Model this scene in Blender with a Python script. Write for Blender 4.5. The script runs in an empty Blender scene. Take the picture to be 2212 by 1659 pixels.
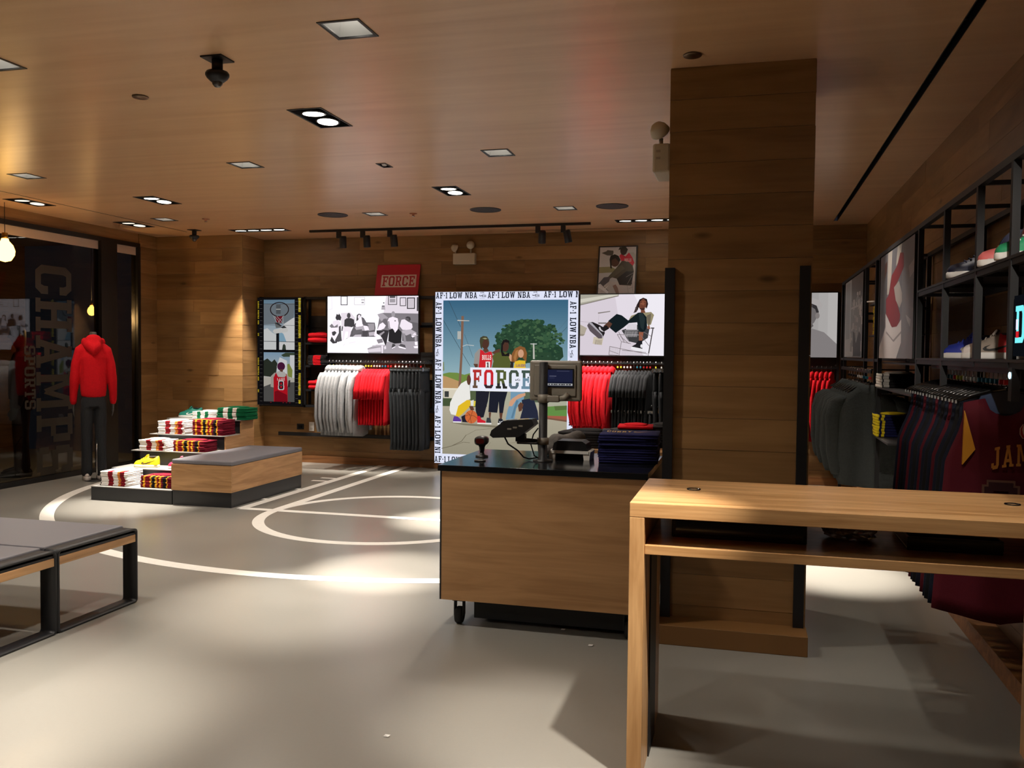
import bpy, bmesh, math, random
from mathutils import Vector, Matrix
random.seed(7)
S = bpy.context.scene
C = S.collection
PI = math.pi

# ------------------------------------------------------------------ camera
def look_matrix(yaw, pitch, roll, pos):
    f = Vector((-math.sin(yaw)*math.cos(pitch), math.cos(yaw)*math.cos(pitch), math.sin(pitch)))
    r = Vector((math.cos(yaw), math.sin(yaw), 0.0))
    u = r.cross(f)
    c, s = math.cos(roll), math.sin(roll)
    r2, u2 = r*c + u*s, u*c - r*s
    m = Matrix((r2, u2, -f)).transposed().to_4x4()
    m.translation = pos
    return m
cam_d = bpy.data.cameras.new('camera')
cam_d.sensor_width = 36.0
cam_d.lens = 36.0*1913.2/2212.0
cam_d.clip_start = 0.05
cam = bpy.data.objects.new('camera', cam_d)
C.objects.link(cam)
cam.matrix_world = look_matrix(math.radians(14.829), math.radians(-2.017), math.radians(0.537), Vector((0, 0, 1.6)))
S.camera = cam

# ------------------------------------------------------------------ world, exposure
W = bpy.data.worlds.new('night')
S.world = W
W.use_nodes = True
W.node_tree.nodes['Background'].inputs[0].default_value = (0.55, 0.62, 0.9, 1)
W.node_tree.nodes['Background'].inputs[1].default_value = 0.012
S.view_settings.view_transform = 'Standard'
S.view_settings.look = 'None'
S.view_settings.gamma = 1.0
S.view_settings.use_curve_mapping = False
S.view_settings.exposure = 0.2
cy = S.cycles
cy.max_bounces = 6; cy.diffuse_bounces = 3; cy.glossy_bounces = 2; cy.transmission_bounces = 4; cy.transparent_max_bounces = 6
cy.caustics_reflective = False; cy.caustics_refractive = False; cy.sample_clamp_indirect = 4.0
cy.use_adaptive_sampling = True; cy.adaptive_threshold = 0.1; cy.adaptive_min_samples = 16
WARM = (1.0, 0.91, 0.79)
SPOTP = 1.0          # scale of every lamp in the shop

def spot(parent, loc, target, power, angle=38, blend=0.9, col=WARM, size=0.04):
    l = bpy.data.lights.new('lamp_light', 'SPOT')
    l.energy = power*SPOTP; l.color = col; l.spot_size = math.radians(angle); l.spot_blend = blend
    l.shadow_soft_size = size
    o = bpy.data.objects.new('lamp_light', l); C.objects.link(o)
    d = Vector(target) - Vector(loc)
    o.rotation_euler = d.to_track_quat('-Z', 'Y').to_euler()
    if parent is not None:
        o.parent = parent
        o.location = Vector(loc) - parent.location
    else:
        o.location = loc
    return o

# ------------------------------------------------------------------ materials
def lin(c):
    if isinstance(c, str):
        c = c.lstrip('#'); c = tuple(int(c[i:i+2], 16)/255 for i in (0, 2, 4))
    elif max(c) > 1.0:
        c = tuple(x/255 for x in c)
    return tuple((x/12.92 if x <= 0.04045 else ((x+0.055)/1.055)**2.4) for x in c)
MC = {}
def mat(name, col, rough=0.6, metal=0.0, bump=0.0, scale=120.0, var=0.0, spec=0.5, trans=0.0, sheen=0.0, alpha=1.0):
    """plain surface, colour in sRGB, optional fine noise in colour and relief"""
    if name in MC: return MC[name]
    m = bpy.data.materials.new(name); m.use_nodes = True
    nt = m.node_tree; b = nt.nodes['Principled BSDF']
    c = lin(col)
    b.inputs['Base Color'].default_value = (*c, 1)
    b.inputs['Roughness'].default_value = rough
    b.inputs['Metallic'].default_value = metal
    b.inputs['Specular IOR Level'].default_value = spec
    b.inputs['Transmission Weight'].default_value = trans
    if sheen: b.inputs['Sheen Weight'].default_value = sheen
    if bump or var:
        g = nt.nodes.new('ShaderNodeNewGeometry')
        n = nt.nodes.new('ShaderNodeTexNoise'); n.inputs['Scale'].default_value = scale; n.inputs['Detail'].default_value = 4
        nt.links.new(g.outputs['Position'], n.inputs['Vector'])
        if bump:
            bp = nt.nodes.new('ShaderNodeBump'); bp.inputs['Strength'].default_value = bump; bp.inputs['Distance'].default_value = 0.01
            nt.links.new(n.outputs['Fac'], bp.inputs['Height']); nt.links.new(bp.outputs['Normal'], b.inputs['Normal'])
        if var:
            r = nt.nodes.new('ShaderNodeValToRGB')
            r.color_ramp.elements[0].position = 0.3; r.color_ramp.elements[1].position = 0.7
            r.color_ramp.elements[0].color = (*[x*(1-var) for x in c], 1); r.color_ramp.elements[1].color = (*[min(1, x*(1+var)) for x in c], 1)
            nt.links.new(n.outputs['Fac'], r.inputs['Fac']); nt.links.new(r.outputs['Color'], b.inputs['Base Color'])
    MC[name] = m
    return m
def emit(name, col, strength=1.0):
    if name in MC: return MC[name]
    m = bpy.data.materials.new(name); m.use_nodes = True
    nt = m.node_tree
    for n in list(nt.nodes): nt.nodes.remove(n)
    e = nt.nodes.new('ShaderNodeEmission'); o = nt.nodes.new('ShaderNodeOutputMaterial')
    e.inputs[0].default_value = (*lin(col), 1); e.inputs[1].default_value = strength
    nt.links.new(e.outputs[0], o.inputs[0])
    MC[name] = m
    return m
def wood(name, dark, light, axis=0, rough=0.45, along=0.9, across=13.0, knots=0.0, rnd=0.26, spec=0.4, planks=0.0, coat=0.0):
    """oak grain in world space, streaks run along the given axis; each object gets its own shade"""
    if name in MC: return MC[name]
    m = bpy.data.materials.new(name); m.use_nodes = True
    nt = m.node_tree; L = nt.links; b = nt.nodes['Principled BSDF']
    N = lambda t: nt.nodes.new(t)
    g = N('ShaderNodeNewGeometry'); oi = N('ShaderNodeObjectInfo')
    off = N('ShaderNodeVectorMath'); off.operation = 'SCALE'
    cmb = N('ShaderNodeCombineXYZ')
    for i in range(3): L.new(oi.outputs['Random'], cmb.inputs[i])
    L.new(cmb.outputs[0], off.inputs[0]); off.inputs['Scale'].default_value = 37.0 if rnd else 0.0
    add = N('ShaderNodeVectorMath'); L.new(g.outputs['Position'], add.inputs[0]); L.new(off.outputs[0], add.inputs[1])
    mp = N('ShaderNodeMapping'); L.new(add.outputs[0], mp.inputs['Vector'])
    sc = [across]*3; sc[axis] = along
    mp.inputs['Scale'].default_value = sc
    n1 = N('ShaderNodeTexNoise'); n1.inputs['Scale'].default_value = 1.0; n1.inputs['Detail'].default_value = 4; n1.inputs['Distortion'].default_value = 1.2
    L.new(mp.outputs[0], n1.inputs['Vector'])
    mp2 = N('ShaderNodeMapping'); L.new(add.outputs[0], mp2.inputs['Vector'])
    sc2 = [across*7]*3; sc2[axis] = along*2.5
    mp2.inputs['Scale'].default_value = sc2
    n2 = N('ShaderNodeTexNoise'); n2.inputs['Scale'].default_value = 1.0; n2.inputs['Detail'].default_value = 3
    L.new(mp2.outputs[0], n2.inputs['Vector'])
    mx = N('ShaderNodeMath'); mx.operation = 'MULTIPLY_ADD'; L.new(n2.outputs['Fac'], mx.inputs[0]); mx.inputs[1].default_value = 0.30
    L.new(n1.outputs['Fac'], mx.inputs[2])
    sub = N('ShaderNodeMath'); sub.operation = 'SUBTRACT'; L.new(mx.outputs[0], sub.inputs[0]); sub.inputs[1].default_value = 0.15
    r = N('ShaderNodeValToRGB'); L.new(sub.outputs[0], r.inputs['Fac'])
    e = r.color_ramp.elements
    e[0].position = 0.32; e[0].color = (*lin(dark), 1); e[1].position = 0.66; e[1].color = (*lin(light), 1)
    last = r.outputs['Color']
    if rnd:
        mr = N('ShaderNodeMapRange'); L.new(oi.outputs['Random'], mr.inputs['Value'])
        mr.inputs['To Min'].default_value = 1.0-rnd; mr.inputs['To Max'].default_value = 1.0+rnd*0.35
        hs = N('ShaderNodeHueSaturation'); L.new(mr.outputs[0], hs.inputs['Value']); L.new(last, hs.inputs['Color'])
        hs.inputs['Saturation'].default_value = 1.0
        last = hs.outputs['Color']
    if knots:
        v = N('ShaderNodeTexVoronoi'); mp3 = N('ShaderNodeMapping'); L.new(add.outputs[0], mp3.inputs['Vector'])
        s3 = [4.0]*3; s3[axis] = 1.5; mp3.inputs['Scale'].default_value = s3
        L.new(mp3.outputs[0], v.inputs['Vector']); v.inputs['Scale'].default_value = 1.0
        kr = N('ShaderNodeMapRange'); L.new(v.outputs['Distance'], kr.inputs['Value'])
        kr.inputs['From Min'].default_value = 0.03; kr.inputs['From Max'].default_value = 0.10; kr.inputs['To Min'].default_value = knots; kr.inputs['To Max'].default_value = 0.0
        mc = N('ShaderNodeMixRGB'); L.new(kr.outputs[0], mc.inputs[0]); L.new(last, mc.inputs[1]); mc.inputs[2].default_value = (*[x*0.35 for x in lin(dark)], 1)
        last = mc.outputs[0]
    L.new(last, b.inputs['Base Color'])
    b.inputs['Roughness'].default_value = rough; b.inputs['Specular IOR Level'].default_value = spec
    if coat: b.inputs['Coat Weight'].default_value = coat; b.inputs['Coat Roughness'].default_value = 0.22
    bp = N('ShaderNodeBump'); bp.inputs['Strength'].default_value = 0.08; bp.inputs['Distance'].default_value = 0.004
    L.new(n2.outputs['Fac'], bp.inputs['Height']); L.new(bp.outputs['Normal'], b.inputs['Normal'])
    MC[name] = m
    return m
def concrete():
    m = bpy.data.materials.new('polished_concrete'); m.use_nodes = True
    nt = m.node_tree; L = nt.links; b = nt.nodes['Principled BSDF']; N = lambda t: nt.nodes.new(t)
    g = N('ShaderNodeNewGeometry')
    n1 = N('ShaderNodeTexNoise'); n1.inputs['Scale'].default_value = 0.9; n1.inputs['Detail'].default_value = 1
    n2 = N('ShaderNodeTexNoise'); n2.inputs['Scale'].default_value = 75; n2.inputs['Detail'].default_value = 3
    for n in (n1, n2): L.new(g.outputs['Position'], n.inputs['Vector'])
    a = N('ShaderNodeMath'); a.operation = 'MULTIPLY_ADD'; L.new(n2.outputs['Fac'], a.inputs[0]); a.inputs[1].default_value = 0.12; L.new(n1.outputs['Fac'], a.inputs[2])
    r = N('ShaderNodeValToRGB'); L.new(a.outputs[0], r.inputs['Fac'])
    e = r.color_ramp.elements
    e[0].position = 0.2; e[0].color = (*lin((127, 125, 119)), 1); e[1].position = 1.0; e[1].color = (*lin((147, 144, 137)), 1)
    L.new(r.outputs['Color'], b.inputs['Base Color'])
    b.inputs['Roughness'].default_value = 0.27
    b.inputs['Specular IOR Level'].default_value = 0.55
    return m
def window_glass():
    m = bpy.data.materials.new('window_glass'); m.use_nodes = True
    nt = m.node_tree; L = nt.links
    for n in list(nt.nodes): nt.nodes.remove(n)
    o = nt.nodes.new('ShaderNodeOutputMaterial'); t = nt.nodes.new('ShaderNodeBsdfTransparent'); g = nt.nodes.new('ShaderNodeBsdfGlossy')
    t.inputs[0].default_value = (0.62, 0.60, 0.56, 1); g.inputs['Roughness'].default_value = 0.02
    lw = nt.nodes.new('ShaderNodeLayerWeight'); lw.inputs[0].default_value = 0.5
    pw = nt.nodes.new('ShaderNodeMath'); pw.operation = 'POWER'; pw.inputs[1].default_value = 4.0; L.new(lw.outputs['Facing'], pw.inputs[0])
    f = nt.nodes.new('ShaderNodeMath'); f.operation = 'MULTIPLY_ADD'; f.inputs[1].default_value = 0.9; f.inputs[2].default_value = 0.04; L.new(pw.outputs[0], f.inputs[0])
    x = nt.nodes.new('ShaderNodeMixShader'); L.new(f.outputs[0], x.inputs[0]); L.new(t.outputs[0], x.inputs[1]); L.new(g.outputs[0], x.inputs[2])
    L.new(x.outputs[0], o.inputs[0])
    return m

BLACK = mat('black_metal', (27, 27, 30), 0.45, 0.0, spec=0.4)
BLACKG = mat('black_gloss', (20, 21, 24), 0.12)
DARKPL = mat('dark_plastic', (28, 28, 30), 0.35)
GREYPL = mat('grey_plastic', (128, 122, 112), 0.45)
WHITE = mat('white_paint', (232, 230, 226), 0.5)
CHROME = mat('steel', (190, 190, 190), 0.25, 1.0)
WALLX = wood('oak_planks_along_x', (134, 99, 60), (160, 122, 78), 0, 0.42, across=6, knots=0.8)
WALLY = wood('oak_planks_along_y', (134, 99, 60), (160, 122, 78), 1, 0.42, across=6, knots=0.8)
CEIL = wood('oak_veneer_ceiling', (222, 176, 132), (236, 194, 152), 0, 0.30, along=0.35, across=3.2, rnd=0, spec=0.65)
OAKX = wood('oak_along_x', (166, 124, 82), (196, 152, 106), 0, 0.4, along=1.6, across=18, rnd=0.12)
OAKY = wood('oak_along_y', (166, 124, 82), (196, 152, 106), 1, 0.4, along=1.6, across=18, rnd=0.12)
OAKZ = wood('oak_along_z', (166, 124, 82), (196, 152, 106), 2, 0.4, along=1.6, across=18, rnd=0.12)
TABLEX = wood('table_oak_along_x', (178, 132, 84), (214, 168, 116), 0, 0.32, along=1.3, across=18, rnd=0.06, spec=0.5)
TABLEZ = wood('table_oak_along_z', (178, 132, 84), (214, 168, 116), 2, 0.36, along=1.3, across=18, rnd=0.06, spec=0.5)
VENEER = wood('oak_veneer_panel', (164, 122, 80), (190, 147, 102), 0, 0.5, along=1.1, across=9, rnd=0.05)

# ------------------------------------------------------------------ builders
def link(o): C.objects.link(o); return o
def obj(name, bm, m, parent=None, loc=None, rot=None, smooth=False):
    me = bpy.data.meshes.new(name)
    bmesh.ops.recalc_face_normals(bm, faces=bm.faces[:])
    bm.to_mesh(me); bm.free()
    for x in (m if isinstance(m, (list, tuple)) else [m]): me.materials.append(x)
    if smooth:
        for p in me.polygons: p.use_smooth = True
    o = link(bpy.data.objects.new(name, me))
    if parent is not None: o.parent = parent
    if loc is not None: o.location = loc
    if rot is not None: o.rotation_euler = rot
    return o
def tag(o, label=None, cat=None, group=None, kind=None):
    for k, v in (('label', label), ('category', cat), ('group', group), ('kind', kind)):
        if v: o[k] = v
    return o
def thing(name, label, cat, loc=(0, 0, 0), rot=(0, 0, 0), group=None):
    o = link(bpy.data.objects.new(name, None)); o.empty_display_size = 0.05
    o.location = loc; o.rotation_euler = rot
    return tag(o, label, cat, group)
def struct(o, label=None, cat=None):
    return tag(o, label, cat, kind='structure')
def copy_tree(o, parent=None):
    c = o.copy(); C.objects.link(c); c.parent = parent
    for ch in list(o.children): copy_tree(ch, c)
    return c
def BM(): return bmesh.new()
def box(bm, x0, x1, y0, y1, z0, z1, mi=0, bev=0.0):
    vs = [bm.verts.new((x, y, z)) for x in (x0, x1) for y in (y0, y1) for z in (z0, z1)]
    F = []
    for f in ((0, 1, 3, 2), (4, 6, 7, 5), (0, 4, 5, 1), (2, 3, 7, 6), (0, 2, 6, 4), (1, 5, 7, 3)):
        fc = bm.faces.new([vs[i] for i in f]); fc.material_index = mi; F.append(fc)
    if bev:
        es = list({e for f in F for e in f.edges})
        r = bmesh.ops.bevel(bm, geom=es, offset=bev, segments=2, affect='EDGES', profile=0.5)
        for f in r['faces']: f.material_index = mi
    return F
def boxo(name, m, parent, x0, x1, y0, y1, z0, z1, bev=0.0):
    bm = BM(); box(bm, x0, x1, y0, y1, z0, z1, 0, bev)
    return obj(name, bm, m, parent)
def ring(bm, pts): return [bm.verts.new(p) for p in pts]
def bridge(bm, a, b, mi=0, closed=True):
    n = len(a); F = []
    for i in range(n if closed else n-1):
        j = (i+1) % n
        f = bm.faces.new((a[i], a[j], b[j], b[i])); f.material_index = mi; f.smooth = True; F.append(f)
    return F
def loft(bm, rings, mi=0, cap=True):
    R = [ring(bm, r) for r in rings]
    for a, b in zip(R, R[1:]): bridge(bm, a, b, mi)
    if cap:
        for r in (R[0], R[-1]):
            f = bm.faces.new(r); f.material_index = mi
    return R
def ell(c, rx, ry, n=16, nrm='z', p=2.0):
    out = []
    for i in range(n):
        a = 2*PI*i/n; ca, sa = math.cos(a), math.sin(a)
        x = rx*math.copysign(abs(ca)**(2/p), ca); y = ry*math.copysign(abs(sa)**(2/p), sa)
        out.append((c[0]+x, c[1]+y, c[2]) if nrm == 'z' else (c[0]+x, c[1], c[2]+y) if nrm == 'y' else (c[0], c[1]+x, c[2]+y))
    return out
def tube(bm, pts, r, n=8, mi=0, cap=True):
    pts = [Vector(p) for p in pts]; rs = r if isinstance(r, (list, tuple)) else [r]*len(pts)
    rings = []; up = None
    for i, p in enumerate(pts):
        d = (pts[min(i+1, len(pts)-1)] - pts[max(i-1, 0)]).normalized()
        if up is None or abs(up.dot(d)) > 0.98: up = Vector((0, 0, 1)) if abs(d.z) < 0.9 else Vector((0, 1, 0))
        s = d.cross(up).normalized(); t = s.cross(d)
        up = t
        rings.append([p + s*math.cos(2*PI*k/n)*rs[i] + t*math.sin(2*PI*k/n)*rs[i] for k in range(n)])
    return loft(bm, rings, mi, cap)
def lathe(bm, prof, n=24, c=(0, 0, 0), mi=0):
    return loft(bm, [[(c[0]+r*math.cos(2*PI*k/n), c[1]+r*math.sin(2*PI*k/n), c[2]+z) for k in range(n)] for r, z in prof], mi, False)
def prism(bm, pts, axis, a, b, mi=0):
    """extrude a 2D outline: axis 'x' takes (y,z), 'y' takes (x,z), 'z' takes (x,y)"""
    f = {'x': lambda p, t: (t, p[0], p[1]), 'y': lambda p, t: (p[0], t, p[1]), 'z': lambda p, t: (p[0], p[1], t)}[axis]
    A = ring(bm, [f(p, a) for p in pts]); B = ring(bm, [f(p, b) for p in pts])
    n = len(pts)
    for i in range(n):
        q = bm.faces.new((A[i], A[(i+1) % n], B[(i+1) % n], B[i])); q.material_index = mi
    for r in (A, B):
        q = bm.faces.new(r); q.material_index = mi
ORD = 'first second third fourth fifth sixth seventh eighth ninth tenth eleventh twelfth thirteenth fourteenth fifteenth sixteenth seventeenth eighteenth nineteenth twentieth'.split()

# ------------------------------------------------------------------ block lettering
def _r(a, b, c, d): return [(a, b), (c, b), (c, d), (a, d)]
def _ring(w, t, s, c, drop=()):
    o = [(c, 0), (w-c, 0), (w, c), (w, 1-c), (w-c, 1), (c, 1), (0, 1-c), (0, c)]
    k = c*0.55
    i = [(t+k*.5, s), (w-t-k*.5, s), (w-t, s+k), (w-t, 1-s-k), (w-t-k*.5, 1-s), (t+k*.5, 1-s), (t, 1-s-k), (t, s+k)]
    return [[o[q], o[(q+1) % 8], i[(q+1) % 8], i[q]] for q in range(8) if q not in drop]
G = {
 'A': (.92, [[(.08, 0), (.28, 0), (.56, 1), (.38, 1)], [(.64, 0), (.84, 0), (.56, 1), (.38, 1)], _r(.24, .22, .68, .37), _r(0, 0, .36, .12), _r(.56, 0, .92, .12), _r(.3, .88, .62, 1)]),
 'B': (.84, [_r(.1, 0, .32, 1), _r(0, 0, .66, .15), _r(0, .85, .66, 1), _r(.2, .43, .68, .57), _r(.6, .08, .84, .46), _r(.6, .54, .82, .92)]),
 'C': (.82, _ring(.82, .23, .15, .16, (2,)) + [_r(.59, .14, .82, .34), _r(.59, .66, .82, .86)]),
 'D': (.84, [_r(.1, 0, .32, 1), _r(0, 0, .3, .15), _r(0, .85, .3, 1)] + _ring(.84, .23, .15, .16, (5, 6, 7))),
 'E': (.82, [_r(.1, 0, .33, 1), _r(0, 0, .82, .15), _r(0, .85, .82, 1), _r(.2, .43, .6, .57), _r(.64, 0, .82, .3), _r(.64, .7, .82, 1), _r(.5, .34, .62, .66)]),
 'F': (.8, [_r(.1, 0, .33, 1), _r(0, 0, .46, .14), _r(0, .85, .8, 1), _r(.2, .43, .6, .57), _r(.63, .66, .8, 1), _r(.5, .34, .62, .66)]),
 'H': (.94, [_r(.09, 0, .31, 1), _r(.63, 0, .85, 1), _r(.2, .42, .7, .58), _r(0, 0, .4, .13), _r(.54, 0, .94, .13), _r(0, .87, .4, 1), _r(.54, .87, .94, 1)]),
 'I': (.44, [_r(.11, 0, .33, 1), _r(0, 0, .44, .13), _r(0, .87, .44, 1)]),
 'J': (.66, [_r(.38, .16, .6, 1), _r(.1, 0, .5, .17), _r(0, .08, .2, .3), _r(.24, .87, .66, 1), [(.38, .16), (.6, .16), (.5, 0), (.38, 0)]]),
 'K': (.9, [_r(.09, 0, .31, 1), _r(0, 0, .4, .13), _r(0, .87, .4, 1), [(.25, .4), (.35, .6), (.85, 1), (.6, 1)], [(.3, .5), (.48, .62), (.88, 0), (.62, 0)]]),
 'L': (.78, [_r(.1, 0, .33, 1), _r(0, 0, .78, .15), _r(0, .87, .44, 1), _r(.6, 0, .78, .34)]),
 'M': (1.12, [_r(.09, 0, .29, 1), _r(.83, 0, 1.03, 1), [(.2, 1), (.36, 1), (.62, .3), (.5, .2)], [(.92, 1), (.76, 1), (.5, .3), (.62, .2)], _r(0, 0, .38, .12), _r(.74, 0, 1.12, .12), _r(0, .88, .34, 1), _r(.78, .88, 1.12, 1)]),
 'N': (.96, [_r(.09, 0, .28, 1), _r(.68, 0, .87, 1), [(.14, 1), (.36, 1), (.82, 0), (.6, 0)], _r(0, 0, .38, .12), _r(.58, .88, .96, 1), _r(0, .88, .3, 1)]),
 'O': (.84, _ring(.84, .24, .15, .16)),
 'P': (.8, [_r(.1, 0, .33, 1), _r(0, 0, .46, .13), _r(0, .86, .62, 1), _r(.2, .38, .62, .52), _r(.57, .45, .8, .93)]),
 'R': (.9, [_r(.1, 0, .33, 1), _r(0, 0, .42, .13), _r(0, .86, .64, 1), _r(.2, .4, .62, .54), _r(.58, .47, .81, .93), [(.42, .45), (.64, .45), (.82, 0), (.58, 0)], _r(.55, 0, .9, .13)]),
 'S': (.8, [_r(.1, .85, .7, 1), _r(0, .52, .23, .91), _r(.1, .42, .7, .58), _r(.57, .1, .8, .5), _r(.1, 0, .7, .15), _r(0, .06, .2, .32), _r(.6, .68, .8, .94)]),
 'T': (.84, [_r(.31, 0, .53, 1), _r(.2, 0, .64, .13), _r(0, .85, .84, 1), _r(0, .64, .18, 1), _r(.66, .64, .84, 1)]),
 'U': (.92, [_r(.08, .12, .31, 1), _r(.61, .12, .84, 1), _r(.18, 0, .74, .16), _r(0, .87, .4, 1), _r(.52, .87, .92, 1)]),
 'W': (1.22, [[(.08, 1), (.3, 1), (.46, 0), (.28, 0)], [(.28, 0), (.46, 0), (.7, 1), (.54, 1)], [(.54, 1), (.7, 1), (.94, 0), (.76, 0)], [(.76, 0), (.94, 0), (1.14, 1), (.92, 1)], _r(0, .88, .4, 1), _r(.82, .88, 1.22, 1)]),
 'Y': (.9, [_r(.34, 0, .56, .46), _r(.22, 0, .68, .13), [(.06, 1), (.3, 1), (.54, .42), (.36, .42)], [(.84, 1), (.6, 1), (.36, .42), (.54, .42)], _r(0, .88, .36, 1), _r(.54, .88, .9, 1)]),
 '1': (.44, [_r(.13, 0, .34, 1), _r(0, 0, .44, .13), [(.13, 1), (.13, .8), (0, .72), (0, .84)]]),
 '2': (.8, [_r(.1, .85, .7, 1), _r(0, .62, .22, .92), _r(.58, .55, .8, .92), [(0, .15), (.28, .15), (.8, .58), (.58, .62)], _r(0, 0, .8, .16)]),
 '3': (.8, [_r(.08, .85, .7, 1), _r(0, .68, .22, .94), _r(.58, .54, .8, .92), _r(.25, .43, .72, .58), _r(.58, .08, .8, .48), _r(.08, 0, .7, .15), _r(0, .06, .22, .32)]),
 '4': (.84, [_r(.5, 0, .72, 1), _r(0, .22, .84, .37), [(0, .3), (.2, .3), (.6, 1), (.5, 1)]]),
 '8': (.8, [_r(.1, .86, .7, 1), _r(.03, .52, .25, .93), _r(.55, .52, .77, .93), _r(.12, .43, .68, .57), _r(0, .07, .23, .48), _r(.57, .07, .8, .48), _r(.1, 0, .7, .14)]),
 '9': (.8, [_r(.1, .86, .7, 1), _r(0, .5, .23, .93), _r(.57, .07, .8, .93), _r(.1, .4, .7, .54), _r(.1, 0, .7, .14)]),
 '0': (.8, _ring(.8, .23, .15, .16)), '-': (.4, [_r(.05, .42, .35, .56)]), ' ': (.42, [])}
SWOOSH = [(1, 1), (.32, .30), (.19, .22), (.11, .27), (.11, .42), (.21, .68), (.06, .48), (0, .25), (.05, .06), (.18, 0), (.38, .07)]
def text_polys(s, gap=.16):
    x = 0; out = []
    for ch in s:
        w, P = G[ch]
        out += [[(x+a, b) for a, b in q] for q in P]
        x += w+gap
    return out, x-gap
def clip_band(poly, lo, hi):
    for sgn, lim in ((1, lo), (-1, hi)):
        out = []
        for i, a in enumerate(poly):
            b = poly[(i+1) % len(poly)]
            da, db = sgn*(a[1]-lim), sgn*(b[1]-lim)
            if da >= 0: out.append(a)
            if (da >= 0) != (db >= 0):
                t = da/(da-db); out.append((a[0]+(b[0]-a[0])*t, a[1]+(b[1]-a[1])*t))
        poly = out
        if len(poly) < 3: return []
    return poly

# ------------------------------------------------------------------ flat prints (posters, screens, decals)
class Print:
    """flat print: drawing units (x right, y down) inside the rectangle ext are mapped to a sheet of size w x h (metres).
    Each ink layer lies a tenth of a millimetre above the last one."""
    def __init__(s, ext, w, h, strength=None, rough=0.5, step=0.00008):
        s.ext, s.w, s.h, s.k, s.rough, s.step = ext, w, h, strength, rough, step
        s.eps = 0.0 if strength else 2e-5; s.bm = BM(); s.mats = []; s.ix = {}; s.z = 0.0
    def P(s, p):
        x0, y0, x1, y1 = s.ext
        u = min(max((p[0]-x0)/(x1-x0), 0), 1); v = min(max((p[1]-y0)/(y1-y0), 0), 1)
        return (u*s.w, -s.z, (1-v)*s.h)
    def mi(s, c):
        key = tuple(int(q) for q in c)
        if key not in s.ix:
            nm = 'ink_%02x%02x%02x' % key
            s.ix[key] = len(s.mats)
            s.mats.append(emit('lit_%s_%g' % (nm, s.k), c, s.k) if s.k else mat('%s_%g' % (nm, s.rough), c, s.rough))
        return s.ix[key]
    def raw(s, c, polys):
        s.z += s.step
        i = s.mi(c)
        for n_, q in enumerate(polys):
            pts = []
            for a in q:
                v = s.P(a); v = (v[0], v[1]-n_*s.eps, v[2])
                if not pts or (abs(pts[-1][0]-v[0])+abs(pts[-1][2]-v[2])) > 1e-6: pts.append(v)
            if len(pts) > 2 and (abs(pts[0][0]-pts[-1][0])+abs(pts[0][2]-pts[-1][2])) < 1e-6: pts.pop()
            if len(pts) < 3: continue
            try:
                f = s.bm.faces.new([s.bm.verts.new(v) for v in pts]); f.material_index = i
            except ValueError: pass
        return s
    def p(s, c, *pts): return s.raw(c, [list(pts)])
    def r(s, c, x0, y0, x1, y1): return s.raw(c, [[(x0, y0), (x1, y0), (x1, y1), (x0, y1)]])
    def e(s, c, cx, cy, rx, ry=None, n=18, a0=0):
        ry = ry or rx
        return s.raw(c, [[(cx+rx*math.cos(2*PI*i/n+a0), cy+ry*math.sin(2*PI*i/n+a0)) for i in range(n)]])
    def l(s, c, wd, *pts):
        q = []
        for a, b in zip(pts, pts[1:]):
            d = math.hypot(b[0]-a[0], b[1]-a[1]) or 1; nx, ny = -(b[1]-a[1])/d*wd/2, (b[0]-a[0])/d*wd/2
            q.append([(a[0]+nx, a[1]+ny), (b[0]+nx, b[1]+ny), (b[0]-nx, b[1]-ny), (a[0]-nx, a[1]-ny)])
        return s.raw(c, q)
    def grad(s, c0, c1, x0, y0, x1, y1, n=8):
        for i in range(n):
            t = i/(n-1); c = tuple(a+(b-a)*t for a, b in zip(c0, c1))
            s.z -= s.step if i else 0
            s.r(c, x0, y0+(y1-y0)*i/n, x1, y0+(y1-y0)*(i+1)/n)
        return s
    def frame(s, c, wd, x0, y0, x1, y1): return s.raw(c, [_r(x0, y0, x1, y0+wd), _r(x0, y1-wd, x1, y1), _r(x0, y0, x0+wd, y1), _r(x1-wd, y0, x1, y1)])
    def text(s, c, st, x, y, h, w=None, down=False, bands=None, gap=.16, arc=0):
        """x,y is the upper left corner of the line; down: the line runs downwards, letter tops to the right"""
        P, tw = text_polys(st, gap); k = (w/tw) if w else h
        f = (lambda a, b: (x+b*h, y+a*k)) if down else (lambda a, b: (x+a*k, y+(1-b)*h + arc*((a/tw*2-1)**2)))
        if bands:
            for q_, (lo, hi, cc) in enumerate(bands):
                s.z -= s.step if q_ else 0
                s.raw(cc, [[f(*q) for q in pl] for pl in (clip_band(g, lo, hi) for g in P) if pl])
            return s
        return s.raw(c, [[f(*q) for q in g] for g in P])
    def swoosh(s, c, x, y, w, h): return s.raw(c, [[(x+a*w, y+(1-b)*h) for a, b in SWOOSH]])
    def build(s, name, parent, loc=(0, 0, 0), rot=(0, 0, 0)):
        me = bpy.data.meshes.new(name); s.bm.to_mesh(me); s.bm.free()
        for m in s.mats: me.materials.append(m)
        o = link(bpy.data.objects.new(name, me)); o.parent = parent; o.location = loc; o.rotation_euler = rot
        return o

# ================================================================== THE SETTING
H = 3.2; BW = 11.55; RX = 1.40; LX = -8.17; YB = -3.5
floor_bm = BM()
f = floor_bm.faces.new([floor_bm.verts.new(v) for v in ((-11, YB, 0), (RX+.1, YB, 0), (RX+.1, BW+.1, 0), (-11, BW+.1, 0))])
floor = struct(obj('floor', floor_bm, concrete()), 'polished grey concrete shop floor', 'floor')
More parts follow.
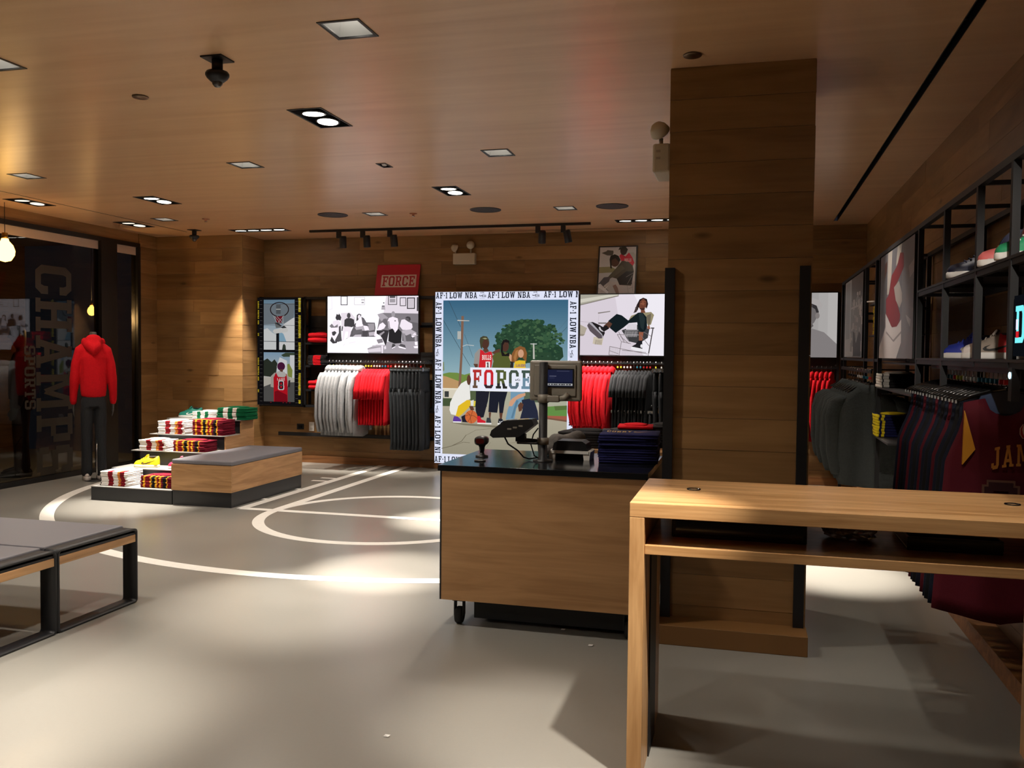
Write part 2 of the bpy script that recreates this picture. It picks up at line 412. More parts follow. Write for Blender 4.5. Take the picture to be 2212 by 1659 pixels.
# court lines painted on the floor
LINE = mat('court_paint', (238, 236, 230), 0.4, var=0.04, scale=30)
def floor_poly(name, pts, z=0.0015):
    bm = BM(); bm.faces.new([bm.verts.new((x, y, z)) for x, y in pts]); return obj(name, bm, LINE, floor)
def floor_arc(name, cx, cy, r0, r1, a0, a1, n=72, z=0.0015):
    bm = BM(); pv = None
    for i in range(n+1):
        a = math.radians(a0+(a1-a0)*i/n)
        v = [bm.verts.new((cx+r*math.cos(a), cy+r*math.sin(a), z)) for r in (r0, r1)]
        if pv: bm.faces.new((pv[0], pv[1], v[1], v[0]))
        pv = v
    return obj(name, bm, LINE, floor)
CX = -3.336
floor_arc('three_point_line', CX, 9.77, 4.10, 4.225, 160, 380, 120)
floor_arc('free_throw_circle', CX, 7.936, 1.15, 1.26, 0, 360, 96)
def rect(name, x0, x1, y0, y1, z=0.0022): return floor_poly(name, ((x0, y0), (x1, y0), (x1, y1), (x0, y1)), z)
rect('free_throw_line', CX-1.58, CX+1.58, 7.87, 7.975)
for s in (-1, 1):
    for a, b in ((1.52, 1.63), (1.15, 1.26)):
        x0, x1 = sorted((CX+s*a, CX+s*b)); rect('lane_line', x0, x1, 7.9, BW-.02, 0.0030)
    for y in (8.50, 9.23, 9.90, 10.14):
        x0, x1 = sorted((CX+s*1.6, CX+s*1.83)); rect('lane_mark', x0, x1, y-.035, y+.035)

# ---- ceiling with real recesses
HOLES = []
SQ = [(-1.945, 4.10), (-1.955, 6.88), (-4.215, 6.86), (-4.215, 9.62), (-1.965, 9.65), (-6.96, 9.5), (-4.12, 4.12), (-1.945, 1.35), (-4.15, 1.35), (-6.5, 4.12), (-6.5, 6.86)]
DBL = [(-2.86, 5.60), (-2.86, 8.40), (-6.14, 8.27), (-7.63, 9.80), (-7.63, 8.09), (-2.86, 2.80), (0.35, 2.60), (0.22, 7.3), (-6.14, 5.5), (0.35, 0.4)]
SMALL = [(-3.04, 7.13)]
for x, y in SQ: HOLES.append((x-.1025, x+.1025, y-.112, y+.112))
for x, y in DBL: HOLES.append((x-.125, x+.125, y-.245, y+.245))
for x, y in SMALL: HOLES.append((x-.045, x+.045, y-.085, y+.085))
QUAD = [(-6.30, 10.60, .40, .125), (-1.16, 10.72, .40, .11)]
for x, y, a, b in QUAD: HOLES.append((x-a, x+a, y-b, y+b))
SLOT = (0.965, 1.010, 0.6, 11.19); HOLES.append(SLOT)
def ceiling_mesh():
    bm = BM()
    xs = sorted({LX, RX} | {v for h in HOLES for v in h[:2]}); ys = sorted({YB, BW} | {v for h in HOLES for v in h[2:]})
    V = {}
    def vt(x, y):
        if (x, y) not in V: V[(x, y)] = bm.verts.new((x, y, H))
        return V[(x, y)]
    for a, b in zip(xs, xs[1:]):
        for c, d in zip(ys, ys[1:]):
            mx, my = (a+b)/2, (c+d)/2
            if any(h[0] < mx < h[1] and h[2] < my < h[3] for h in HOLES): continue
            bm.faces.new((vt(a, c), vt(a, d), vt(b, d), vt(b, c)))
    return bm
ceiling = struct(obj('ceiling', ceiling_mesh(), CEIL), 'flat oak veneer ceiling', 'ceiling')
boxo('ceiling_cap', BLACK, ceiling, LX-.1, RX+.1, YB, BW+.1, H+.35, H+.4)
boxo('shadow_gap', BLACK, ceiling, -7.392, -7.380, 2.0, 10.56, H-.002, H+.0005)
boxo('shadow_gap', BLACK, ceiling, -3.08, -1.06, 11.30, 11.312, H-.002, H+.0005)

# ---- plank-clad walls: every plank is a child of its wall
_cube = BM(); box(_cube, 0, 1, 0, 1, 0, 1)
cube_me = bpy.data.meshes.new('plank'); bmesh.ops.recalc_face_normals(_cube, faces=_cube.faces[:]); _cube.to_mesh(cube_me); _cube.free()
PLX, PLY = cube_me, cube_me.copy()
PLX.materials.append(WALLX); PLY.materials.append(WALLY)
ROW = 3.2/18
def clad(wall, along, fixed, a0, a1, facing, z0=0.0, z1=H, lo=0.9, hi=2.1, full=False, seed=1, low=0):
    """planks on a wall: along 'x' (fixed = y) or 'y' (fixed = x); facing = -1/+1 side of the fixed axis"""
    rd = random.Random(seed)
    for r in range(low, 18):
        za, zb = max(z0, r*ROW), min(z1, (r+1)*ROW)
        if zb-za < 0.02: continue
        t = a0
        first = True
        while t < a1-1e-4:
            ln = (a1-a0) if full else rd.uniform(lo, hi)*(rd.uniform(.35, 1) if first else 1)
            e = min(a1, t+ln)
            if a1-e < 0.25: e = a1
            th = 0.016+rd.random()*0.003
            o = link(bpy.data.objects.new('plank', PLX if along == 'x' else PLY)); o.parent = wall
            d0 = fixed-th if facing < 0 else fixed
            if along == 'x': o.location = (t+.0006, d0, za+.0008); o.scale = (e-t-.0012, th, zb-za-.0016)
            else: o.location = (d0, t+.0006, za+.0008); o.scale = (th, e-t-.0012, zb-za-.0016)
            t = e; first = False
GAPM = mat('wall_substrate', (40, 26, 16), 0.8)
def wall(name, x0, x1, y0, y1, z0=0, z1=H, label=None):
    return struct(boxo(name, GAPM, None, x0, x1, y0, y1, z0, z1), label, 'wall')
wb = wall('wall_back', -6.8, RX+.15, BW, BW+.12, label='oak plank wall at the far end of the shop'); clad(wb, 'x', BW, -6.8, RX, -1, seed=3)
wl = wall('wall_far_left', LX, -6.8, 10.97, BW+.12, label='oak plank wall bay beside the shop window'); clad(wl, 'x', 10.97, LX, -6.782, -1, seed=5, lo=.7, hi=1.3)
clad(wl, 'y', -6.8, 10.97, BW-.02, 1, full=True, seed=6)
wr = wall('wall_right', RX, RX+.12, YB, BW+.12, label='oak plank wall behind the black shelving'); clad(wr, 'y', RX, -1.0, BW-.02, -1, seed=8, lo=1.2, hi=2.3)
ws = wall('wall_left', LX-.08, LX, 10.58, 10.97, label='narrow oak return beside the shop window'); clad(ws, 'y', LX, 10.58, 10.95, 1, full=True, seed=9)
wk = wall('wall_rear', LX, RX+.1, YB-.1, YB, label='oak wall at the near end of the shop')
wk.data.materials.clear(); wk.data.materials.append(WALLX)
# header above the shop window
hd = wall('wall_header', LX-.08, LX, YB, 10.58, 3.06, H, label='oak header above the shop window')
hd.data.materials.clear(); hd.data.materials.append(WALLY)

# pillar
pil = wall('pillar', -.424, .319, 5.096, 5.85, label='square oak-clad pillar behind the counters')
clad(pil, 'x', 5.096, -.44, .335, -1, full=True, seed=14)
clad(pil, 'y', -.424, 5.096, 5.85, -1, full=True, seed=15); clad(pil, 'y', .319, 5.096, 5.85, 1, full=True, seed=16)
SKIRT = mat('brown_skirting', (120, 84, 44), 0.5)
sk = struct(boxo('baseboard_pillar', SKIRT, None, -.47, .34, 4.89, 5.077, 0, .108, .003), 'brown skirting block at the foot of the pillar', 'baseboard')
for n, (a, b) in enumerate(((-.453, -.399), (.270, .325))):
    t = struct(boxo('trim_%d' % (n+1), BLACK, None, a, b, 5.045, 5.0765, .108, 2.085), ('black corner strip on the %s edge of the pillar' % ('counter-side' if n == 0 else 'jersey-side')), 'trim')
for n, (x0, x1, y0, y1) in enumerate(((-.44, RX, BW-.05, BW-.0205), (-6.78, -.44, BW-.05, BW-.0205), (1.245, RX-.02, 1.5, BW-.06))):
    struct(boxo('baseboard_%s' % ('back_right', 'back_left', 'right')[n], wood('skirting_oak', (110, 70, 38), (150, 100, 58), 0 if n < 2 else 1, 0.5), None, x0, x1, y0, y1, 0, .10, .002), ('low oak skirting under the far right rack', 'low oak skirting under the far hoodie rack', 'low oak plinth along the jersey wall')[n], 'baseboard')

# shop window with its frame
GL = window_glass()
win = struct(thing('window_1', 'dark shop window with lettering along the far left', 'window', (LX, 8, 0)))
FR = mat('window_frame_black', (18, 17, 17), 0.4)
def wpart(name, m, y0, y1, z0, z1, x0=-.06, x1=.03):
    return boxo(name, m, win, x0, x1, y0-8, y1-8, z0, z1)
wpart('window_header', FR, YB, 10.58, 3.005, 3.06)
wpart('window_sill', FR, YB, 10.58, 0, .06)
MULL = ((9.79, 10.09), (10.52, 10.58), (5.3, 5.4), (1.0, 1.1))
for a, b in MULL: wpart('mullion', FR, a, b, .06, 3.005, -.07, .05 if b-a > .2 else .035)
edges = [YB, 1.0, 1.1, 5.3, 5.4, 9.79, 10.09, 10.52]
for a, b in zip(edges[::2], edges[1::2]):
    wpart('pane', GL, a, b, .06, 3.005, -.012, 0)
    wpart('frosted_band', mat('frosted_band', (196, 176, 160), 0.7), a, b, 2.895, 3.003, 0.001, .004)
DEC = mat('glass_lettering', (42, 35, 25), 0.6)
def decal(name, st, y0, y1, z0, z1):
    bm = BM(); P, tw = text_polys(st, .12)
    for n_, q in enumerate(P):
        bm.faces.new([bm.verts.new((.003+n_*5e-5, y0-8+b*(y1-y0), z1-a/tw*(z1-z0))) for a, b in q])
    return obj(name, bm, DEC, win)
decal('lettering', 'CHAMPS', 8.73, 9.31, .07, 2.60)
decal('lettering', 'SPORTS', 8.555, 8.72, .88, 1.63)
# the street side: dark ground and a brown wall standing in for reflected oak
struct(boxo('wall_outside', wood('reflected_oak_backdrop', (104, 76, 50), (134, 98, 66), 1, 0.6, rnd=0), None, -11.1, -11.0, YB, BW, 0, 4.2), 'brown backdrop wall outside, toned like oak reflected in the glass', 'wall')
struct(boxo('ceiling_outside', BLACK, None, -11.0, LX-.09, YB, BW, H, H+.1), 'dark canopy over the passage outside', 'ceiling')

# ================================================================== LIGHT FITTINGS
REFL = mat('reflector_white', (226, 226, 224), 0.35)
LAMPE = emit('lamp_face', (255, 246, 228), 9.0)
SQE = emit('lamp_soft', (255, 248, 236), 4.0)
for i, (x, y) in enumerate(SQ):
    where = ['nearest the camera, ahead of the double spots', 'beside the far black speaker row, toward the pillar', 'over the free-throw lane, left of the small sensor', 'between two round black speakers',
             'between the two right-hand speakers', 'beside the passage groove by the shop window', 'cut by the left picture edge', 'behind the viewer over the aisle', 'behind the viewer near the bench', 'over the bench out of view', 'over the window side out of view'][i]
    t = thing('square_downlight', 'white square recessed downlight ' + where, 'ceiling light', (x, y, H), group='square downlights')
    bm = BM()
    a, b, d = .100, .109, .17
    o = [(-a, -b, 0), (a, -b, 0), (a, b, 0), (-a, b, 0)]; n = [(-.062, -.068, d), (.062, -.068, d), (.062, .068, d), (-.062, .068, d)]
    O, Nn = ring(bm, o), ring(bm, n)
    for k in range(4): bm.faces.new((O[k], O[(k+1) % 4], Nn[(k+1) % 4], Nn[k]))
    obj('reflector', bm, REFL, t)
    bm = BM(); bm.faces.new(ring(bm, [(p[0], p[1], d-.002) for p in n])); obj('lamp', bm, SQE, t)
    bm = BM()
    for q in ((-.112, .112, -.122, -.105), (-.112, .112, .105, .122), (-.112, -.097, -.105, .105), (.097, .112, -.105, .105)): box(bm, *q, -.004, .004)
    obj('trim_ring', bm, BLACK, t)
    spot(t, (x, y, H-.01), (x, y, 0), 30 if i == 5 else 65 if i in (7, 8) else 108, 138, 0.75, size=.08)
def gimbal(t, cx, cy, tx=0.0, ty=0.0, r=.062, dim=1.0):
    """one round lamp in a fitting: black cup and a bright face tilted toward its target"""
    bm = BM(); lathe(bm, [(r*.98, .008), (r*1.12, .008), (r*1.12, .03), (r*.9, .035)], 20)
    g = obj('lamp_cup', bm, DARKPL, t, (cx, cy, -.009), (tx, ty, 0), True)
    bm = BM(); lathe(bm, [(.001, .006), (r*.95, .006), (r*.95, .014), (.001, .014)], 20)
    obj('lamp', bm, LAMPE if dim >= 1 else emit('lamp_dim', (255, 240, 215), 1.2), g)
def recess(t, a, b, d=.12):
    bm = BM()
    for q in ((-a, a, -b, -b+.012), (-a, a, b-.012, b), (-a, -a+.012, -b+.012, b-.012), (a-.012, a, -b+.012, b-.012)): box(bm, *q, -.004, d)
    box(bm, -a+.012, a-.012, -b+.012, b-.012, d-.01, d)
    obj('housing', bm, BLACK, t)
# (lamp 1 target, power, angle), (lamp 2 ...)
AIM = {0: [((-2.7, 5.05, 0), 800, 38), ((-2.5, 5.98, 0), 1300, 26)],
       1: [((-2.65, 7.95, 0), 2000, 26), ((-3.0, 9.2, 0), 160, 40)],
       2: [((-6.15, 7.78, 0.1), 1500, 32), ((-6.25, 8.75, .6), 1300, 34)],
       3: [((-7.6, 10.2, 0), 10, 40), ((-7.8, 9.4, 1), 50, 30)],
       4: [((-7.6, 8.5, 0), 10, 40), ((-7.66, 9.15, 1.2), 100, 26)],
       5: [((-3.25, 3.0, 0), 950, 46), ((-.85, 3.0, 0), 45, 34)],
       6: [((-.42, 3.22, 1.05), 900, 24), ((.55, 3.5, 1.05), 130, 46)],
       7: [((.66, 6.85, 0), 2000, 26), ((1.0, 6.7, 1.9), 130, 40)],
       8: [((-5.2, 5.4, 0), 60, 50), ((-5.6, 6.4, 0), 60, 50)],
       9: [((1.08, 4.5, 1.78), 520, 15), ((1.0, 4.3, 1.0), 5, 40)]}
DN = ['over the near court', 'over the free-throw circle', 'over the stepped shirt display', 'by the shop window near the far corner', 'by the shop window above the lettering', 'behind the viewer', 'above the wooden table', 'hidden behind the pillar', 'over the left bench area', 'added behind the viewer to light shoe shelves']
for i, (x, y) in enumerate(DBL):
    t = thing('double_spotlight', 'black recessed ceiling fitting with two round spots ' + DN[i], 'ceiling light', (x, y, H), group='double spotlights')
    recess(t, .125, .245)
    for k, s in enumerate((-1, 1)):
        tg, pw, an = AIM[i][k]
        gimbal(t, 0, s*.105, 0.06*(-s), 0.0, .075, 0 if i in (3, 4) else 1)
        spot(t, (x, y+s*.105, H-.01), tg, pw, an)
QAIM = [[((-6.84, 10.93, 1.2), 1000, 30), ((-6.40, 11.35, 1.2), 260, 32), ((-6.1, 11.5, .3), 160, 34), ((-5.6, 11.1, .9), 220, 36)],
        [((-1.9, 11.1, 1.0), 420, 34), ((-1.4, 11.1, 1.0), 200, 34), ((-1.0, 11.1, 1.1), 150, 36), ((.75, 11.2, 1.0), 420, 34)]]
for i, (x, y, a, b) in enumerate(QUAD):
    t = thing('four_lamp_spotlight', 'long black ceiling fitting with four lamps ' + ('in front of the film-strip poster' if i == 0 else 'partly hidden by the pillar'), 'ceiling light', (x, y, H), group='four-lamp fittings')
    recess(t, a, b)
    for k in range(4):
        cx = (-.285+.19*k)
        gimbal(t, cx, 0, 0.1, 0, .07)
        tg, pw, an = QAIM[i][k]; spot(t, (x+cx, y, H-.01), tg, pw, an)
t = thing('ceiling_sensor', 'small square recessed ceiling sensor above the free-throw line', 'sensor', (-3.04, 7.13, H))
recess(t, .045, .085, .06); bm = BM(); lathe(bm, [(.001, -.006), (.018, -.004), (.026, .01), (.026, .03)], 16); obj('lens', bm, REFL, t)
# linear slot with a track and spots
t = thing('slot_track', 'long black recessed lighting slot running along the jersey wall', 'ceiling track', (.9875, 5.9, H))
bm = BM(); x0, x1, y0, y1 = SLOT
for q in ((-.0225, -.0185, y0-5.9, y1-5.9), (.0185, .0225, y0-5.9, y1-5.9)): box(bm, *q, -.003, .1)
box(bm, -.0185, .0185, y0-5.9, y1-5.9, .09, .1); obj('channel', bm, BLACK, t)
for k, (yy, tg, pw) in enumerate(((4.75, (.95, 4.6, 0), 26), (5.6, (1.0, 5.3, .9), 22), (7.6, (.95, 8.0, .9), 60), (9.2, (.9, 9.6, 1.0), 60), (3.2, (1.1, 3.7, 1.6), 26))):
    bm = BM(); lathe(bm, [(.001, .03), (.014, .03), (.016, .06), (.001, .06)], 12, (0, yy-5.9, 0)); obj('spot_head', bm, DARKPL, t)
    spot(t, (.9875, yy, H-.005), tg, pw, 58, .8)
# black surface track with five heads
t = thing('track_light', 'black ceiling track carrying five spot heads before the far wall', 'track light', (-3.75, 10.74, H))
boxo('track', BLACK, t, -1.89, 1.88, -.018, .018, -.03, 0)
TH = [(-5.22, (-5.35, 11.1, .9), 420), (-4.88, (-4.9, 11.1, .9), 420), (-4.50, (-4.4, 11.1, .8), 330), (-2.53, (-2.75, 11.4, 1.0), 40), (-2.21, (-1.85, 11.1, 1.0), 420)]
for x, tg, pw in TH:
    lx = x+3.75
    h = boxo('driver_box', BLACK, t, lx-.028, lx+.028, -.024, .024, -.115, -.03, .004)
    bm = BM(); lathe(bm, [(.001, .075), (.040, .075), (.046, .06), (.046, -.075), (.040, -.08), (.036, -.055), (.001, -.055)], 18)
    d = (Vector(tg)-Vector((x, 10.74, H-.14))).normalized()
    s = obj('spot_head', bm, BLACK, t, (lx+.05, .02, -.16), d.to_track_quat('-Z', 'Y').to_euler(), True)
    bm = BM(); lathe(bm, [(.001, -.058), (.034, -.058), (.034, -.062), (.001, -.062)], 16); obj('lens', bm, LAMPE, s)
    spot(t, tuple(Vector((x+.05, 10.76, H-.16))+d*.1), tg, pw, 34)
# ceiling loudspeakers, sprinklers, cover plates
SPK = mat('speaker_grille', (52, 44, 38), 0.6, bump=.3, scale=400)
for x, y, lab in ((-4.73, 9.57, 'above the shopping-lounge picture'), (-2.86, 9.57, 'in the middle of the row'), (-1.44, 9.61, 'nearest the pillar')):
    t = thing('ceiling_speaker', 'round black ceiling speaker ' + lab, 'speaker', (x, y, H), group='ceiling speakers')
    bm = BM(); lathe(bm, [(.001, -.006), (.15, -.006), (.165, -.004), (.165, 0)], 32); obj('grille', bm, SPK, t)
    bm = BM(); lathe(bm, [(.166, 0), (.166, -.009), (.176, -.007), (.176, 0)], 32); obj('rim', bm, DARKPL, t)
BRONZE = mat('bronze_cover', (120, 100, 80), 0.35, .8)
for x, y, lab in ((-3.74, 4.87, 'left of the dome camera'), (-.31, 4.87, 'just in front of the pillar')):
    t = thing('sprinkler_cover', 'flush round metal ceiling cover ' + lab, 'sprinkler', (x, y, H))
    bm = BM(); lathe(bm, [(.001, -.012), (.046, -.010), (.05, -.006), (.05, -.003)], 28); obj('cover_plate', bm, BRONZE, t)
    bm = BM(); lathe(bm, [(.03, -.004), (.03, 0), (.042, 0), (.042, -.004)], 24); obj('neck', bm, DARKPL, t)
for x, y, lab in ((-6.42, 9.56, 'near the far dome camera'), (-3.757, 9.66, 'between the round speakers')):
    t = thing('fire_sprinkler', 'tiny brass sprinkler head ' + lab, 'sprinkler', (x, y, H))
    bm = BM(); lathe(bm, [(.045, 0), (.045, -.006), (.014, -.012), (.014, -.025), (.001, -.03)], 20); obj('escutcheon', bm, mat('copper', (170, 110, 80), .4, .6), t)
    bm = BM(); lathe(bm, [(.001, -.033), (.02, -.033), (.02, -.036), (.001, -.036)], 16); obj('deflector', bm, CHROME, t)
# dome cameras
SMOKE = mat('smoked_dome', (70, 64, 60), 0.08, spec=.8)
for x, y, lab in ((-2.84, 4.34, 'hanging from the near ceiling'), (-7.16, 10.4, 'in the far corner by the window')):
    t = thing('dome_camera', 'black security dome camera ' + lab, 'camera', (x, y, H), group='dome cameras')
    boxo('mount_plate', BLACK, t, -.065, .065, -.065, .065, -.008, 0)
    bm = BM(); tube(bm, [(0, 0, -.005), (0, 0, -.075)], .030, 16); obj('stem', bm, BLACK, t, smooth=False)
    bm = BM(); lathe(bm, [(.02, -.07), (.058, -.074), (.064, -.084), (.064, -.094), (.056, -.108), (.034, -.128), (.022, -.134)], 28); obj('body', bm, BLACK, t, smooth=True)
    bm = BM(); lathe(bm, [(.03, -.128), (.026, -.143), (.015, -.155), (.001, -.159)], 20); obj('dome', bm, SMOKE, t, smooth=True)
# emergency lights
ELW = mat('emergency_cream', (206, 196, 176), .5)
def em_head(t, c, yaw, tilt, r=.055):
    bm = BM(); lathe(bm, [(.001, .055), (r*.55, .052), (r*.85, .03), (r, 0), (r*.98, -.008), (r*.9, -.004), (r*.9, .002)], 24)
    h = obj('lamp_head', bm, ELW, t, c, (tilt, 0, yaw), True)
    bm = BM(); lathe(bm, [(.001, -.002), (r*.88, -.002), (r*.88, .004), (.001, .004)], 20); obj('lens', bm, mat('lens_clear', (170, 165, 150), .1, .4), h)
    return h
t = thing('emergency_light', 'cream twin-head emergency light high on the far plank wall', 'emergency light', (-3.72, BW-.02, 2.79))
boxo('battery_box', ELW, t, -.155, .155, -.09, 0, 0, .15, .008)
for x, z, yaw in ((-.13, .20, -.7), (.085, .24, .1)):
    bm = BM(); tube(bm, [(x, -.045, .14), (x, -.045, z)], .011); obj('neck', bm, ELW, t)
    em_head(t, (x, -.06, z+.02), yaw, 1.2 if x < 0 else 1.5)
t = thing('emergency_light', 'cream emergency light on the side of the oak pillar', 'emergency light', (-.4435, 5.28, 2.64))
boxo('battery_box', ELW, t, -.10, 0, -.13, .16, 0, .165, .012)
PT = Print((0, 0, 10, 20), .05, .1); 
for yy in (3, 4.5, 11, 12.5): PT.l((120, 110, 95), .6, (3, yy), (8, yy))
PT.build('printed_label', t, (-.095, -.1305, .04))
bm = BM(); tube(bm, [(-.06, -.05, .16), (-.06, -.05, .21)], .012); obj('neck', bm, ELW, t)
em_head(t, (-.065, -.06, .245), -.5, .9, .058)
# pendant bulbs by the shop window
BULB = emit('filament_glow', (255, 190, 90), 7.0)
for x, y, z, r, lab in ((-7.90, 8.02, 2.66, .10, 'large round glowing bulb hanging at the left picture edge'), (-8.62, 10.198, 2.113, .055, 'small glowing bulb hanging behind the red hoodie mannequin')):
    t = thing('pendant_bulb', lab, 'pendant lamp', (x, y, H))
    bm = BM(); tube(bm, [(0, 0, 0), (0, 0, z-H+r*2.0)], .004, 6); obj('cord', bm, BLACK, t)
    bm = BM(); lathe(bm, [(.001, r*2.1), (r*.3, r*2.05), (r*.32, r*1.4), (.001, r*1.38)], 16, (0, 0, z-H)); obj('socket', bm, mat('brass', (150, 110, 50), .35, 1), t)
    bm = BM(); lathe(bm, [(.001, -r*1.15), (r*.6, -r*.98), (r*.95, -r*.4), (r, .1*r), (r*.8, r*.7), (r*.42, r*1.15), (r*.34, r*1.42), (.001, r*1.42)], 24, (0, 0, z-H)); obj('glass_bulb', bm, BULB, t, smooth=True)
    l = bpy.data.lights.new('bulb_light', 'POINT'); l.energy = 5 if r > .08 else 40; l.color = (1, .62, .25); l.shadow_soft_size = r*1.2
    o = link(bpy.data.objects.new('bulb_light', l)); o.parent = t; o.location = (r*1.6, 0, z-H-r*1.6)

# ================================================================== FURNITURE
# ---- wooden table in the foreground
TB = thing('wooden_table', 'tall oak table with an open shelf in the near right foreground', 'table', (.35, 3.605, 0))
tx0, tx1, ty0, ty1 = -.76, .80, -.335, .335
boxo('tabletop', TABLEX, TB, tx0, tx1, ty0, ty1, .996, 1.05, .002)
for x in (tx0, tx1-.055):
    lg = boxo('leg', TABLEZ, TB, x, x+.055, ty0, ty1, 0, .9955, .002)
    xi = x+.055 if x < 0 else x-.006
    boxo('cable_channel', BLACK, lg, xi, xi+.006, -.11, .12, .0, .85)
boxo('shelf', TABLEX, TB, tx0+.0555, tx1-.0555, ty0+.02, ty1-.02, .855, .890, .002)
for x in (-.55, .62):
    bm = BM(); lathe(bm, [(.028, 0), (.028, .0035), (.022, .0035), (.020, -.002), (.001, -.002)], 24); g = obj('cable_grommet', bm, BLACKG, TB, (x, .06, 1.0502))
# things on the shelf
t = thing('till_box', 'flat black cash drawer on the table shelf', 'cash drawer', (-.02, 3.66, .8905))
boxo('case', DARKPL, t, -.25, .25, -.19, .19, 0, .078, .004)
boxo('drawer_front', BLACKG, t, -.235, .235, -.1945, -.19, .012, .066)
bm = BM(); lathe(bm, [(.001, -.003), (.014, -.003), (.014, 0), (.001, 0)], 16); obj('lock', bm, CHROME, t, (-.13, -.1925, .045), (PI/2, 0, 0))
PLAS = mat('clear_plastic_wrap', (196, 196, 196), .12, trans=.75, spec=.6)
rd = random.Random(4)
t = thing('plastic_bag', 'crumpled clear plastic bag on the table shelf', 'bag', (.40, 3.66, .8905))
bm = BM(); bmesh.ops.create_icosphere(bm, subdivisions=3, radius=1)
for v in bm.verts:
    n = .75+.35*rd.random(); v.co = Vector((v.co.x*.11*n, v.co.y*.13*n, max(0.0, (v.co.z*.5+.42)*.085*n)))
obj('crumpled_film', bm, PLAS, t)
bm = BM(); tube(bm, [(-.02, -.11, .02), (.0, -.12, .035), (.03, -.115, .02)], [.012, .004, .01], 6); obj('knot', bm, PLAS, t)
t = thing('card_reader_case', 'flat dark tray at the wall end of the table shelf', 'tray', (.74, 3.66, .8905))
boxo('tray_base', BLACKG, t, -.16, .16, -.17, .17, 0, .012, .003)
for q in ((-.16, .16, -.17, -.162), (-.16, .16, .162, .17), (-.16, -.152, -.162, .162), (.152, .16, -.162, .162)): boxo('tray_rim', BLACKG, t, *q, .0122, .05)

# ---- cash counter
CT = thing('cash_counter', 'oak-fronted cash counter on castors with a glossy black top', 'counter', (-1.115, 5.30, 0))
boxo('countertop', BLACKG, CT, -.612, .605, -.45, .45, .9105, .945, .002)
boxo('front_panel', VENEER, CT, -.590, .595, -.437, -.42, .155, .910, .001)
boxo('front_rail', VENEER, CT, -.590, .595, -.4375, -.4371, .868, .908)
boxo('side_panel', BLACK, CT, -.600, -.5905, -.437, .44, .155, .910)
boxo('side_panel', BLACK, CT, .5955, .605, -.437, .44, .155, .910)
boxo('cabinet_body', DARKPL, CT, -.59, .595, -.4195, .44, .156, .909)
boxo('base_tray', BLACK, CT, -.42, .56, -.33, .36, .03, .1555)
RUB = mat('rubber', (30, 30, 30), .7)
for x, y in ((-.50, -.36), (.50, -.36), (-.50, .36), (.50, .36)):
    c = boxo('caster', DARKPL, CT, x-.035, x+.035, y-.03, y+.03, .138, .155)
    for s in (-1, 1): boxo('fork', DARKPL, c, x+s*.026-.003, x+s*.026+.003, y-.022, y+.022, .05, .138)
    bm = BM(); lathe(bm, [(.001, -.02), (.045, -.02), (.05, -.012), (.05, .012), (.045, .02), (.001, .02)], 20)
    obj('wheel', bm, RUB, c, (x, y, .05), (0, PI/2, 0), True)
bm = BM(); lathe(bm, [(.001, 0), (.035, 0), (.035, .006), (.03, .008), (.001, .008)], 24); tag(obj('grommet_cap', bm, DARKPL, None, (-1.545, 5.10, .9452)), 'small round black cap lying on the counter top by the scanner', 'cap')
# monitor pole
MON = thing('register_monitor', 'beige register monitor on a black pole, its customer screen facing out', 'monitor', (-1.185, 5.22, .9452))
bm = BM(); lathe(bm, [(.06, 0), (.06, .008), (.026, .012), (.026, .6), (.001, .602)], 24); obj('pole', bm, BLACK, MON)
bm = BM(); lathe(bm, [(.028, .355), (.034, .357), (.034, .405), (.028, .407)], 24); cl = obj('clamp', bm, GREYPL, MON)
boxo('clamp_block', GREYPL, cl, .02, .10, -.02, .02, .36, .40, .006)
bm = BM(); tube(bm, [(.1, .0, .38), (.13, .01, .385), (.15, .02, .41)], [.016, .02, .018], 10); obj('swivel_arm', bm, GREYPL, MON)
hs = boxo('housing', GREYPL, MON, -.095, .225, .030, .075, .365, .61, .012)
boxo('back_cover', GREYPL, MON, -.065, .195, .022, .0305, .395, .585, .006)
PT = Print((0, 0, 240, 160), .155, .10, 0.55)
PT.r((26, 28, 52), 0, 0, 240, 160).r((36, 40, 70), 0, 0, 240, 118).r((205, 205, 205), 0, 132, 240, 152)
for i in range(9): PT.r((60, 60, 66), 12+i*24, 136, 26+i*24+(i % 3)*4, 148)
PT.l((110, 112, 140), 3, (90, 12), (210, 12)).l((120, 122, 150), 6, (20, 62), (86, 62)).l((80, 84, 120), 3, (20, 80), (70, 80))
boxo('screen_frame', DARKPL, MON, .012, .182, .0175, .0225, .448, .562)
PT.build('customer_screen', MON, (.0195, .0172, .455))
# payment terminal on an arm
PTM = thing('payment_terminal', 'black card payment terminal on an arm clamped to the monitor pole', 'payment terminal', (-1.185, 5.22, .9452))
bm = BM(); lathe(bm, [(.0275, .10), (.036, .102), (.036, .142), (.0275, .144)], 24); obj('clamp', bm, GREYPL, PTM)
bm = BM(); tube(bm, [(-.03, -.01, .122), (-.10, -.03, .128), (-.12, -.035, .16)], .013, 10); obj('arm', bm, DARKPL, PTM)
boxo('bracket', DARKPL, PTM, -.15, -.02, -.06, .0, .105, .12, .006)
bm = BM(); prism(bm, [(-.31, .155), (-.30, .185), (-.22, .245), (-.05, .258), (-.035, .225), (-.13, .15), (-.29, .14)], 'y', -.09, .03); obj('body', bm, DARKPL, PTM)
boxo('neck', DARKPL, PTM, -.16, -.10, -.05, -.005, .118, .165, .004)
bm = BM(); bm.faces.new(ring(bm, [(-.215, -.075, .2475), (-.06, -.075, .2595), (-.06, .015, .2595), (-.215, .015, .2475)])); obj('display', bm, mat('terminal_screen', (70, 66, 66), .08), PTM)
